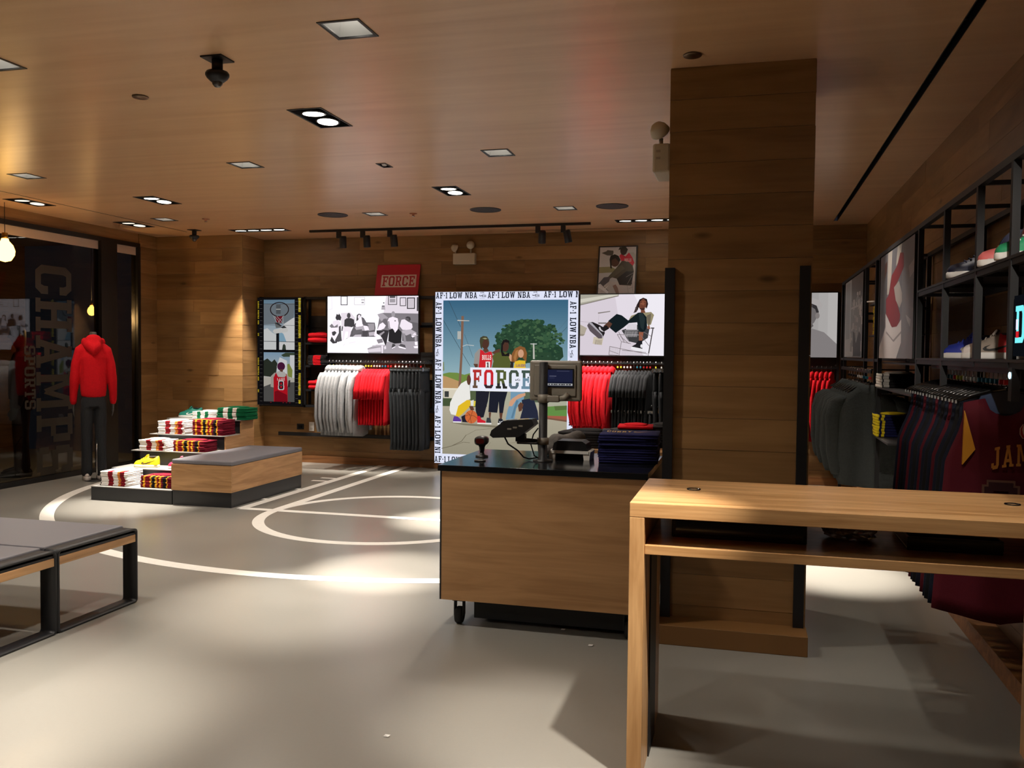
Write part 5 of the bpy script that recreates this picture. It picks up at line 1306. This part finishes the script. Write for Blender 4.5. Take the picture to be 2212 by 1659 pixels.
P.e((204, 104, 56), 372, 1209, 60, 62, 26).l((70, 40, 30), 3, (312, 1205), (345, 1190), (400, 1200), (431, 1222)).l((70, 40, 30), 3, (385, 1148), (372, 1200), (340, 1258)).l((70, 40, 30), 3, (330, 1168), (360, 1190), (372, 1270))
P.p((96, 60, 150), (195, 1240), (205, 1206), (240, 1210), (275, 1240), (275, 1258), (195, 1258)).r((236, 234, 240), 195, 1256, 276, 1266).p((206, 36, 50), (430, 1262), (428, 1200), (455, 1200), (470, 1230), (510, 1245), (510, 1266)).r((240, 236, 234), 430, 1262, 512, 1272).p((56, 62, 66), (514, 1262), (522, 1212), (556, 1214), (566, 1262)).r((226, 224, 220), 512, 1260, 566, 1274).p((36, 38, 46), (628, 1258), (634, 1218), (664, 1218), (696, 1250), (696, 1262)).swoosh((236, 236, 236), 640, 1232, 44, 22).r((230, 228, 224), 624, 1260, 698, 1274).p((206, 196, 40), (698, 1276), (708, 1238), (740, 1236), (780, 1256), (776, 1284), (720, 1288)).r((226, 224, 216), 880, 1230, 970, 1244)
P.p((126, 118, 98), (160, 1268), (520, 1280), (780, 1295), (700, 1308), (300, 1288))
P.l((104, 96, 78), 5, (85, 1515), (180, 1490), (280, 1440), (326, 1378)).l((110, 102, 84), 4, (180, 1490), (300, 1448), (360, 1452)).l((120, 112, 92), 3, (560, 1440), (520, 1490), (470, 1520)).l((120, 112, 92), 3, (330, 1380), (420, 1330), (600, 1310)).l((122, 114, 94), 3, (700, 1450), (860, 1420), (1000, 1440), (1160, 1400))
# lettered border
def af(P_, x, y, k, down):
    h = 56
    if not down:
        P_.text(INK, 'AF-1', x, y, h, 112).text(INK, 'LOW', x+132, y, h, 126).text(INK, 'NBA', x+284, y, h, 116)
        P_.swoosh(INK, x+420, y+14, 56, 24).text(INK, 'AIR', x+444, y+26, 20, 42).text(INK, 'AIR', x+430, y-2, 12, 36).l((150, 154, 180), 3, (x+424, y+56), (x+474, y+56))
    else:
        P_.text(INK, 'AF-1', x, y, h, 112, True).text(INK, 'LOW', x, y+132+14, h, 134, True).text(INK, 'NBA', x, y+300, h, 124, True)
        P_.raw(INK, [[(x+16+b*24, y+440+a*58) for a, b in SWOOSH]]).text(INK, 'AIR', x+4, y+466, 20, 42, True).l((150, 154, 180), 3, (x-6, y+446), (x-6, y+496))
for i, x in enumerate((20, 520)): af(P, x, 50, 1, False)
P.text(INK, 'AF-1', 1046, 48, 56, 112).text(INK, 'LOW', 1186, 48, 56, 126).text(INK, 'N', 1336, 48, 56, 46)
for x in (20, 1288):
    for y in (140, 672): af(P, x, y, 1, True)
    P.text(INK, 'AF-1', x, 1205, 54, 118, True).text(INK, 'LOW', x, 1345, 54, 138, True).text(INK, 'NI', x, 1500, 54, 60, True)
for x in (16, 540): af(P, x, 1588, 1, False)
P.text(INK, 'AF-1', 1060, 1588, 56, 112).text(INK, 'LOW', 1192, 1588, 56, 126)
P.build('backlit_print', t, (0, -.0005, 0))

# ---- black and white lounge picture
t = panel('lounge_light_box', 'backlit black-and-white picture of people slumped on sofas', 'poster', -5.66, Y0, 1.578, 1.345, .782, .045)
P = Print((78, 608, 1556, 1525), 1.345, .782, 1.05)
BGW = (246, 242, 250); g = lambda v: (v, int(v*.96), v)
P.r(BGW, 0, 500, 1700, 1700)
P.p(g(214), (1040, 608), (1556, 608), (1556, 890), (1000, 880)).p(g(120), (980, 878), (1556, 890), (1556, 1190), (1240, 1180), (900, 1140), (930, 960)).p(g(160), (900, 900), (980, 878), (1080, 960), (960, 1010)).p(g(98), (1300, 1000), (1556, 1040), (1556, 1340), (1300, 1330)).p(g(158), (1010, 1340), (1556, 1330), (1556, 1530), (760, 1530), (740, 1450)).p(g(216), (300, 880), (460, 870), (540, 960), (520, 1100), (310, 1100))
for (x0, y0, x1, y1, v, wd) in ((296, 600, 410, 752, 66, 12), (522, 622, 694, 748, 176, 6), (1072, 600, 1218, 750, 84, 12), (1262, 632, 1362, 770, 70, 12), (1376, 634, 1504, 816, 58, 16)):
    P.frame(g(v), wd, x0, y0, x1, y1)
P.r(g(150), 1100, 655, 1188, 712).r(g(80), 1100, 608, 1188, 640).r(g(206), 1300, 660, 1340, 740).r(g(190), 1400, 660, 1480, 790).r(g(70), 1532, 630, 1556, 850).l(g(190), 5, (78, 615), (150, 618), (152, 815), (78, 818)).r(g(170), 636, 660, 690, 676).r(g(150), 640, 700, 680, 720).e(g(90), 1003, 718, 12, 10).p(g(170), (972, 760), (1020, 760), (1030, 828), (964, 826)).r(g(90), 974, 760, 1016, 776)
P.p(g(92), (470, 1180), (540, 1040), (720, 1030), (860, 1034), (872, 1120), (860, 1200), (872, 1262), (450, 1264)).p(g(150), (740, 1050), (850, 1046), (856, 1150), (760, 1170)).p(g(190), (540, 1230), (640, 1225), (640, 1262), (500, 1262)).p(g(180), (760, 1190), (860, 1180), (860, 1240), (770, 1250))
# figure 1
P.p(g(60), (210, 960), (232, 890), (258, 910), (270, 885), (288, 910), (308, 950), (296, 1000), (262, 990), (240, 1005)).p(g(226), (170, 1010), (260, 990), (292, 1040), (280, 1120), (150, 1130)).p(g(120), (110, 1090), (150, 1050), (190, 1100), (250, 1060), (250, 1110), (160, 1140)).p(g(236), (126, 1120), (264, 1112), (268, 1190), (200, 1320), (150, 1330), (120, 1240)).p(g(66), (150, 1190), (200, 1170), (230, 1200), (190, 1250), (160, 1240)).p(g(80), (266, 1100), (300, 1080), (310, 1260), (320, 1330), (250, 1350), (200, 1330), (268, 1200)).p(g(60), (120, 1330), (150, 1260), (200, 1340), (240, 1330), (236, 1366), (170, 1376))
# figure 2
P.e(g(74), 432, 920, 30, 44).p(g(62), (356, 1090), (362, 990), (400, 962), (470, 962), (520, 985), (530, 1090), (480, 1110), (400, 1110)).p(g(226), (340, 1110), (400, 1096), (470, 1104), (468, 1200), (430, 1330), (412, 1280), (424, 1180), (380, 1180), (352, 1320), (322, 1320)).p(g(70), (346, 1330), (412, 1280), (400, 1340), (350, 1344)).p(g(90), (310, 1170), (318, 1090), (340, 1100), (330, 1170))
# figure 3
P.p(g(72), (556, 1010), (566, 910), (600, 888), (640, 905), (634, 940), (600, 930), (590, 1000)).e(g(224), 606, 940, 24, 34).p(g(240), (545, 1090), (560, 1010), (640, 960), (690, 1020), (660, 1100), (560, 1110)).p(g(96), (640, 940), (680, 960), (760, 1090), (720, 1110), (660, 1060)).p(g(170), (530, 1110), (660, 1090), (760, 1100), (770, 1160), (690, 1165), (560, 1160)).p(g(236), (670, 1080), (740, 1090), (770, 1150), (700, 1165)).p(g(76), (660, 1170), (750, 1166), (740, 1264), (665, 1264)).p(g(100), (500, 1160), (650, 1140), (650, 1180), (500, 1240))
# figure 4, 5, 6
P.p(g(106), (985, 1010), (1000, 975), (1040, 968), (1062, 1010), (1080, 1090), (1050, 1130), (990, 1100)).p(g(236), (910, 1130), (940, 1060), (990, 1030), (1040, 1080), (1010, 1130), (920, 1160)).p(g(52), (890, 1160), (1010, 1150), (1090, 1160), (1060, 1330), (1040, 1400), (990, 1390), (960, 1250), (890, 1210)).p(g(150), (930, 1220), (1010, 1170), (1020, 1190), (950, 1250))
P.e(g(150), 1158, 900, 30, 48).p(g(232), (1066, 1010), (1090, 960), (1150, 938), (1230, 966), (1246, 1040), (1230, 1160), (1200, 1190), (1150, 1130), (1100, 1130)).p(g(160), (1066, 1010), (1096, 1010), (1110, 1110), (1180, 1190), (1150, 1196), (1080, 1120)).e(g(120), 1190, 1006, 14, 10).p(g(38), (1090, 1150), (1150, 1130), (1190, 1196), (1240, 1130), (1300, 1190), (1290, 1360), (1180, 1370), (1080, 1330))
P.e(g(90), 1396, 980, 40, 46).p(g(64), (1350, 960), (1380, 936), (1430, 946), (1440, 990), (1420, 1000), (1400, 960)).p(g(226), (1262, 1090), (1290, 990), (1340, 980), (1400, 1020), (1460, 1050), (1470, 1110), (1440, 1150), (1310, 1150)).p(g(176), (1300, 1160), (1440, 1140), (1530, 1190), (1530, 1250), (1470, 1270), (1440, 1210), (1370, 1240), (1310, 1200)).p(g(230), (1448, 1250), (1500, 1196), (1532, 1220), (1474, 1274)).p(g(140), (1310, 1200), (1350, 1210), (1370, 1340), (1330, 1340)).p(g(150), (1500, 1260), (1534, 1240), (1540, 1350), (1510, 1350)).p(g(242), (1505, 1340), (1545, 1336), (1550, 1390), (1510, 1390)).r(g(170), 1460, 1230, 1556, 1240)
P.p(g(70), (1130, 1450), (1150, 1370), (1190, 1380), (1200, 1420), (1150, 1456)).p(g(236), (1136, 1440), (1196, 1410), (1196, 1424), (1142, 1456)).p(g(84), (1250, 1410), (1280, 1370), (1350, 1390), (1366, 1440), (1300, 1430)).p(g(240), (1240, 1418), (1256, 1408), (1366, 1440), (1360, 1456), (1260, 1436)).p(g(240), (1486, 1410), (1556, 1400), (1556, 1440), (1500, 1440)).p(g(220), (1010, 1430), (1040, 1400), (1050, 1450), (1020, 1466))
# table
P.p(g(244), (430, 1280), (976, 1272), (1030, 1388), (360, 1400), (200, 1400)).p(g(190), (820, 1400), (1030, 1388), (1030, 1402), (824, 1420)).p(g(226), (968, 1400), (1000, 1400), (996, 1530), (976, 1530)).p(g(210), (740, 1470), (960, 1430), (968, 1500), (770, 1510)).p(g(130), (890, 1310), (980, 1290), (1000, 1350), (920, 1370)).p(g(236), (850, 1250), (862, 1180), (890, 1190), (900, 1260)).l(g(206), 4, (340, 1410), (370, 1385)).l(g(216), 4, (440, 1365), (550, 1345))
P.build('backlit_print', t, (0, -.0005, 0))

# ---- shopping-cart picture
t = panel('cart_light_box', 'backlit picture of a person sitting in a shopping cart', 'poster', -2.088, Y0, 1.580, 1.075, .778, .045)
P = Print((22, 748, 1180, 1582), 1.075, .778, .86)
P.r((216, 206, 216), 0, 700, 1300, 1700).p((240, 236, 244), (560, 748), (1180, 748), (1180, 1582), (900, 1582)).p((228, 220, 230), (500, 748), (760, 748), (900, 1000), (700, 1300), (560, 1100))
P.p((168, 164, 150), (22, 748), (560, 748), (550, 768), (22, 890)).p((206, 202, 188), (22, 810), (420, 752), (545, 752), (540, 764), (22, 862)).p((120, 112, 104), (22, 886), (550, 764), (556, 772), (22, 896))
P.p((132, 124, 120), (268, 996), (438, 974), (440, 986), (272, 1012)).l((190, 180, 190), 4, (284, 1020), (272, 1140)).r((120, 112, 112), 275, 1132, 390, 1150).l((170, 160, 168), 4, (22, 1116), (145, 1130)).p((176, 166, 150), (22, 1160), (118, 1210), (84, 1300), (22, 1318)).p((150, 140, 126), (22, 1290), (90, 1296), (66, 1318), (22, 1318)).p((202, 190, 170), (214, 1330), (350, 1340), (330, 1444), (200, 1424))
for k in range(7): P.l((96, 86, 76), 4, (240+k*14, 1370), (232+k*14, 1436))
CARTC = (120, 110, 112)
P.p((60, 60, 62), (600, 1240), (820, 1160), (980, 1220), (960, 1340), (840, 1420), (700, 1390))
for k in range(12): P.l((196, 190, 194), 5, (650+k*15, 1250), (642+k*15, 1330))
P.l((190, 184, 188), 6, (640, 1240), (830, 1236)).l((190, 184, 188), 6, (620, 1302), (840, 1302)).p((226, 220, 228), (660, 1230), (690, 1150), (810, 1150), (810, 1230))
for k in range(7): P.l((150, 142, 148), 3, (690+k*18, 1152), (684+k*18, 1230))
P.p((150, 140, 110), (700, 1090), (730, 1040), (800, 1015), (880, 1000), (1000, 990), (1040, 1030), (1000, 1160), (960, 1180), (930, 1100), (860, 1060)).p((110, 100, 84), (940, 1040), (1000, 1010), (990, 1150), (960, 1170))
P.p((20, 30, 34), (415, 1110), (530, 1015), (600, 1035), (690, 1105), (820, 1000), (880, 992), (940, 1060), (950, 1200), (900, 1270), (830, 1240), (812, 1130), (700, 1140), (640, 1190), (520, 1275), (440, 1210)).p((36, 48, 50), (830, 1010), (880, 1000), (920, 1080), (900, 1240), (860, 1200))
P.p((92, 60, 48), (350, 1180), (420, 1115), (470, 1150), (440, 1200), (380, 1230)).p((30, 26, 28), (325, 1200), (390, 1170), (430, 1215), (360, 1256))
P.p((34, 30, 32), (160, 1130), (200, 1126), (300, 1170), (350, 1200), (370, 1280), (340, 1340), (240, 1240)).p((170, 166, 174), (126, 1160), (150, 1126), (190, 1140), (330, 1290), (350, 1340), (320, 1350), (180, 1270)).p((92, 82, 88), (120, 1175), (145, 1140), (180, 1170), (330, 1310), (330, 1352), (280, 1352), (160, 1250)).p((206, 200, 206), (282, 1200), (300, 1190), (320, 1230), (360, 1260), (330, 1256), (296, 1236))
P.p((150, 90, 68), (838, 1262), (900, 1262), (886, 1380), (840, 1380)).p((30, 30, 34), (780, 1450), (830, 1380), (884, 1376), (890, 1460), (820, 1480)).p((236, 234, 238), (728, 1490), (740, 1462), (890, 1480), (892, 1528), (800, 1516)).p((36, 34, 38), (740, 1460), (790, 1430), (880, 1440), (890, 1490)).e((232, 230, 234), 876, 1452, 16, 24)
P.p((40, 28, 28), (760, 1005), (800, 900), (840, 820), (890, 796), (940, 815), (958, 880), (940, 950), (920, 900), (860, 860), (836, 930), (800, 990)).p((112, 66, 50), (836, 930), (845, 850), (890, 806), (935, 850), (930, 930), (890, 962), (850, 955)).p((60, 36, 32), (850, 940), (930, 935), (905, 965), (860, 962)).p((140, 84, 62), (850, 880), (880, 840), (920, 850), (900, 900)).l((50, 30, 26), 6, (852, 860), (880, 858)).l((50, 30, 26), 6, (896, 858), (922, 862)).l((90, 40, 36), 6, (868, 922), (906, 924)).p((120, 72, 54), (860, 962), (910, 962), (925, 1000), (860, 1000)).r((230, 226, 220), 824, 930, 834, 966).r((230, 226, 220), 914, 930, 924, 966).l((96, 86, 84), 6, (790, 920), (775, 1000)).l((96, 86, 84), 6, (806, 900), (796, 980)).p((150, 96, 74), (944, 1190), (980, 1170), (995, 1220), (960, 1220))
for a in (((540, 1295), (600, 1395)), ((540, 1295), (640, 1300)), ((600, 1395), (730, 1420)), ((560, 1260), (640, 1400)), ((585, 1320), (700, 1420)), ((1030, 1210), (970, 1582)), ((900, 1260), (1010, 1320)), ((860, 1300), (980, 1450)), ((440, 1460), (640, 1500)), ((640, 1500), (960, 1560)), ((440, 1460), (430, 1575)), ((430, 1575), (560, 1582)), ((600, 1400), (570, 1582)), ((440, 1520), (560, 1560)), ((610, 1510), (940, 1540))): P.l(CARTC, 7, *a)
P.l((70, 64, 66), 14, (1030, 1205), (975, 1550)).r((80, 74, 76), 1000, 1200, 1046, 1216)
for k in range(9): P.l((180, 172, 178), 3, (450+k*14, 1466+k*2), (446+k*14, 1572))
for k in range(14): P.l((190, 184, 190), 3, (620+k*22, 1512+k*2), (616+k*22, 1580))
for k in range(6): P.l((170, 160, 166), 3, (556+k*22, 1300), (600+k*22, 1400))
P.build('backlit_print', t, (0, -.0005, 0))

# ---- cap portrait (mostly behind the pillar)
t = panel('portrait_light_box', 'backlit grey portrait of a person in a cap beside the pillar', 'poster', -.034, Y0, 1.580, 1.075, .778, .045)
P = Print((-422, 122, 275, 625), 1.075, .778, .6)
for k in range(10): v = 206-k*9; P.r((v, v-4, v-6), 275-(k+1)*70, 100, 275-k*70, 640)
P.z += P.step
P.p((150, 144, 144), (-300, 640), (-240, 500), (-60, 420), (60, 390), (180, 430), (275, 520), (275, 640)).p((110, 104, 104), (-60, 430), (-50, 300), (60, 300), (100, 380), (60, 420)).e((128, 122, 122), 20, 270, 110, 130).p((196, 190, 188), (-120, 200), (-80, 150), (60, 150), (140, 180), (166, 220), (150, 250), (130, 230), (60, 200)).p((60, 56, 58), (60, 196), (120, 222), (138, 270), (128, 300), (110, 250), (60, 216)).e((150, 142, 140), 128, 300, 16, 24).p((90, 84, 84), (20, 220), (90, 214), (90, 230), (20, 236))
P.build('backlit_print', t, (0, -.0005, 0))

# ---- film-strip poster
t = panel('film_strip_poster', 'tall film-strip poster with a basketball hoop above a red jersey back', 'poster', -6.752, Y0, .83, .69, 1.515, .045, BLACK, .005)
P = Print((65, 75, 665, 1585), .69, 1.515, .5)
P.r((22, 20, 22), 0, 0, 800, 1700)
P.grad((120, 150, 172), (226, 232, 236), 150, 100, 572, 805, 24)
P.p((240, 240, 240), (430, 440), (500, 380), (572, 350), (572, 805), (360, 805), (370, 520)).p((150, 190, 214), (360, 540), (420, 580), (460, 690), (360, 690)).p((236, 238, 238), (150, 520), (200, 500), (260, 560), (330, 600), (330, 805), (150, 805)).p((128, 138, 146), (150, 160), (572, 150), (560, 350), (430, 440), (150, 450))
P.l((70, 76, 84), 5, (150, 155), (572, 166)).l((90, 96, 104), 5, (150, 455), (572, 464)).l((60, 66, 72), 7, (150, 686), (572, 694)).r((26, 28, 32), 322, 570, 362, 805).r((96, 100, 104), 320, 170, 382, 300).r((206, 206, 202), 320, 228, 382, 240).p((60, 70, 60), (402, 805), (412, 740), (430, 720), (450, 745), (456, 805))
for k in range(28):
    a, b = 2*PI*k/28, 2*PI*(k+1)/28
    P.l((40, 26, 26), 13, (366+124*math.cos(a), 238+100*math.sin(a)), (366+124*math.cos(b), 238+100*math.sin(b))); P.z -= P.step
P.z += P.step
P.p((130, 30, 42), (310, 340), (410, 330), (390, 430), (330, 430))
for q in ((300, 330, 380, 430), (330, 330, 420, 440), (430, 320, 340, 430), (410, 330, 420, 440), (280, 320, 330, 420)): P.l((226, 220, 216), 4, (q[0], q[1]), (q[2], q[3]))
P.p((120, 122, 122), (300, 420), (360, 420), (390, 490), (320, 500)).p((232, 230, 226), (276, 545), (290, 520), (380, 500), (420, 470), (460, 480), (484, 530), (470, 556), (300, 578)).p((52, 54, 56), (380, 490), (430, 465), (466, 496), (410, 502)).p((60, 60, 62), (300, 430), (340, 420), (400, 470), (380, 474))
# lower frame
P.grad((150, 180, 206), (216, 214, 206), 150, 842, 572, 1200, 18).p((206, 200, 188), (150, 1200), (572, 1170), (572, 1540), (150, 1540)).p((96, 94, 92), (150, 1330), (300, 1270), (572, 1260), (572, 1540), (150, 1540)).p((52, 58, 48), (150, 960), (200, 930), (260, 980), (300, 940), (340, 1000), (320, 1130), (250, 1190), (150, 1180)).p((70, 82, 64), (390, 880), (450, 846), (572, 846), (572, 900), (420, 905)).p((240, 240, 242), (330, 1040), (370, 910), (470, 960), (470, 1160), (340, 1150)).r((236, 236, 238), 510, 880, 572, 1200).p((150, 160, 80), (472, 1010), (500, 1000), (545, 1090), (540, 1200), (480, 1180))
P.p((186, 178, 168), (245, 1330), (250, 1180), (300, 1130), (460, 1140), (510, 1200), (512, 1330), (470, 1320), (280, 1340)).p((206, 26, 40), (290, 1540), (286, 1200), (320, 1130), (350, 1190), (440, 1196), (462, 1140), (476, 1250), (480, 1540)).p((140, 18, 32), (300, 1540), (300, 1400), (340, 1380), (470, 1440), (480, 1540)).p((206, 200, 194), (330, 1120), (370, 1100), (440, 1120), (460, 1170), (400, 1190), (345, 1180)).e((84, 30, 66), 390, 1040, 54, 60).p((110, 70, 60), (372, 1080), (420, 1080), (410, 1120), (376, 1110)).text((240, 226, 222), 'LANE', 335, 1206, 32, 106).text((236, 230, 228), '8', 348, 1240, 134, 84).text((34, 22, 30), '8', 360, 1252, 110, 60).p((60, 54, 52), (480, 1330), (490, 1240), (516, 1230), (512, 1330))
YL = (226, 196, 40)
for y in (120, 920): P.text(YL, 'KODAK PORTRA 400', 68, y, 18, 325, True)
for y, s in ((570, '29'), (1370, '30')): P.text(YL, s, 68, y, 18, 40, True)
rd = random.Random(2)
for y0, y1 in ((80, 270), (320, 640), (700, 1080), (1130, 1440), (1510, 1560)):
    y = y0
    while y < y1:
        hh = rd.uniform(5, 12); P.r((230, 204, 50) if rd.random() < .8 else (250, 232, 120), 622+rd.uniform(0, 8), y, 658-rd.uniform(0, 3), y+hh); P.z -= P.step; y += hh+rd.uniform(2.5, 5)
P.z += P.step
for k in range(26):
    y = 110+k*57; P.l((130, 126, 120), 2.5, (98, y), (132, y)); P.z -= P.step; P.l((130, 126, 120), 2.5, (586, y+14), (620, y+14)); P.z -= P.step
P.z += P.step
for x in (240, 410, 455, 500): P.r((150, 30, 40), x, 1548, x+18, 1556)
P.build('backlit_print', t, (0, -.0005, 0))

# ---- red FORCE sign leaning on the wall above the rack
t = panel('force_sign', 'red sign reading FORCE leaning on top of the far left rack', 'sign', -5.0, 11.395, 2.366, .635, .455, .012, mat('sign_red', (196, 34, 54), .5), 0, (-.26, 0, 0))
P = Print((780, 40, 1530, 585), .635, .455, None, .5)
P.r((196, 34, 54), 0, 0, 1700, 700).r((226, 206, 200), 872, 218, 1480, 434).text((186, 36, 54), 'FORCE', 895, 240, 172, 560, gap=.12).swoosh((196, 60, 74), 1300, 312, 40, 22)
P.build('printed_face', t, (0, -.0005, 0))
# ---- framed photo leaning above the cart picture
t = panel('leaning_photo', 'photo of two people leaning on the wall above the cart picture', 'photo', -1.875, 11.375, 2.369, .47, .63, .02, mat('photo_edge', (40, 38, 38), .4), .018, (-.22, 0, 0))
P = Print((262, 75, 738, 732), .47, .63, None, .35)
P.r((206, 202, 204), 0, 0, 900, 800).p((90, 86, 80), (285, 155), (350, 130), (360, 115), (440, 125), (442, 160), (430, 195), (360, 190)).p((150, 146, 110), (262, 355), (420, 350), (500, 400), (480, 440), (262, 440)).p((188, 190, 196), (262, 440), (480, 430), (520, 560), (262, 600)).p((196, 190, 192), (400, 560), (740, 560), (740, 740), (262, 740))
P.p((190, 186, 184), (640, 160), (700, 150), (738, 190), (738, 330), (700, 300)).p((216, 44, 72), (520, 200), (545, 170), (600, 210), (645, 155), (690, 220), (722, 300), (700, 350), (560, 300)).e((56, 44, 40), 575, 125, 46, 66).p((52, 48, 40), (505, 120), (520, 78), (600, 74), (630, 110), (620, 140), (560, 96)).text((240, 220, 220), 'BULLS', 590, 240, 44, 90)
P.p((80, 76, 66), (420, 470), (480, 380), (560, 270), (640, 280), (700, 340), (720, 420), (690, 620), (560, 610), (500, 520), (430, 500)).p((96, 92, 78), (380, 500), (480, 380), (560, 330), (600, 380), (480, 480), (410, 520)).p((40, 40, 44), (500, 520), (620, 420), (715, 420), (700, 600), (540, 610)).e((88, 58, 48), 468, 275, 62, 78).p((36, 30, 30), (395, 250), (405, 200), (460, 176), (510, 200), (540, 260), (520, 290), (470, 230), (420, 260), (430, 380), (410, 370)).p((92, 88, 96), (262, 590), (330, 500), (420, 490), (400, 560), (330, 620), (400, 690), (380, 720)).p((232, 232, 240), (258, 600), (290, 590), (400, 700), (390, 730), (258, 640)).swoosh((240, 240, 240), 330, 610, 70, 60).p((150, 120, 112), (450, 620), (490, 600), (520, 650), (540, 730), (500, 730))
for a in (((620, 500), (716, 440)), ((640, 600), (700, 480)), ((640, 620), (660, 720)), ((700, 560), (716, 700)), ((660, 660), (716, 640))): P.l((150, 146, 148), 5, *a)
P.build('printed_face', t, (0, -.0005, 0))
# ---- two posters on the jersey-wall shelving
t = panel('jersey_poster', 'grey poster of a player in red and white on the shelving front', 'poster', .996, 7.42, 1.586, 1.44, .775, .02, BLACK, 0, (0, 0, -PI/2))
P = Print((255, 330, 560, 1315), 1.44, .775, None, .45)
P.r((108, 108, 116), 0, 0, 900, 1500).p((124, 122, 128), (460, 330), (560, 330), (560, 1315), (440, 1315), (470, 900)).p((92, 92, 98), (255, 480), (320, 420), (330, 700), (315, 1000), (255, 1180)).p((180, 172, 166), (330, 330), (372, 330), (368, 560), (345, 720), (330, 720)).p((190, 184, 178), (410, 500), (422, 330), (460, 330), (450, 440)).p((128, 34, 44), (322, 900), (320, 760), (350, 720), (372, 560), (420, 500), (446, 400), (475, 420), (480, 540), (440, 620), (400, 690), (420, 800), (458, 940), (450, 1010), (420, 1040), (380, 1030), (345, 940)).p((84, 52, 46), (300, 420), (325, 400), (322, 500), (300, 560)).p((168, 160, 158), (396, 680), (440, 640), (470, 760), (470, 830), (450, 880), (415, 800)).p((206, 200, 202), (318, 890), (350, 960), (385, 1035), (430, 1035), (468, 980), (470, 1180), (430, 1315), (255, 1315), (258, 1210), (322, 1020)).p((150, 144, 148), (330, 1060), (400, 1150), (470, 1080), (470, 1100), (405, 1170), (330, 1080)).p((160, 158, 164), (520, 560), (560, 520), (560, 620), (530, 660)).p((170, 168, 172), (505, 950), (545, 1000), (540, 1060), (515, 1000))
P.build('printed_face', t, (0, -.0005, 0))
t = panel('city_poster', 'pale grey city poster on the shelving beyond the player poster', 'poster', .996, 9.96, 1.586, 1.46, .775, .02, BLACK, 0, (0, 0, -PI/2))
P = Print((0, 0, 130, 630), 1.46, .775, None, .45)
P.r((150, 156, 164), 0, 0, 200, 700).r((190, 196, 204), 0, 0, 48, 590).r((164, 172, 182), 8, 20, 40, 480).p((110, 108, 110), (50, 0), (130, 0), (130, 200), (90, 160), (70, 210), (54, 180))
rd = random.Random(3)
for k in range(40): x, y = rd.uniform(44, 124), rd.uniform(120, 560); v = rd.randint(150, 226); P.r((v, v, v+4), x, y, x+rd.uniform(3, 10), y+rd.uniform(20, 80)); P.z -= P.step*.8
P.p((70, 70, 76), (66, 420), (80, 440), (90, 520), (110, 430), (122, 460), (122, 620), (70, 620)).r((200, 200, 204), 50, 230, 120, 244).r((200, 204, 208), 2, 584, 66, 624)
P.build('printed_face', t, (0, -.0005, 0))
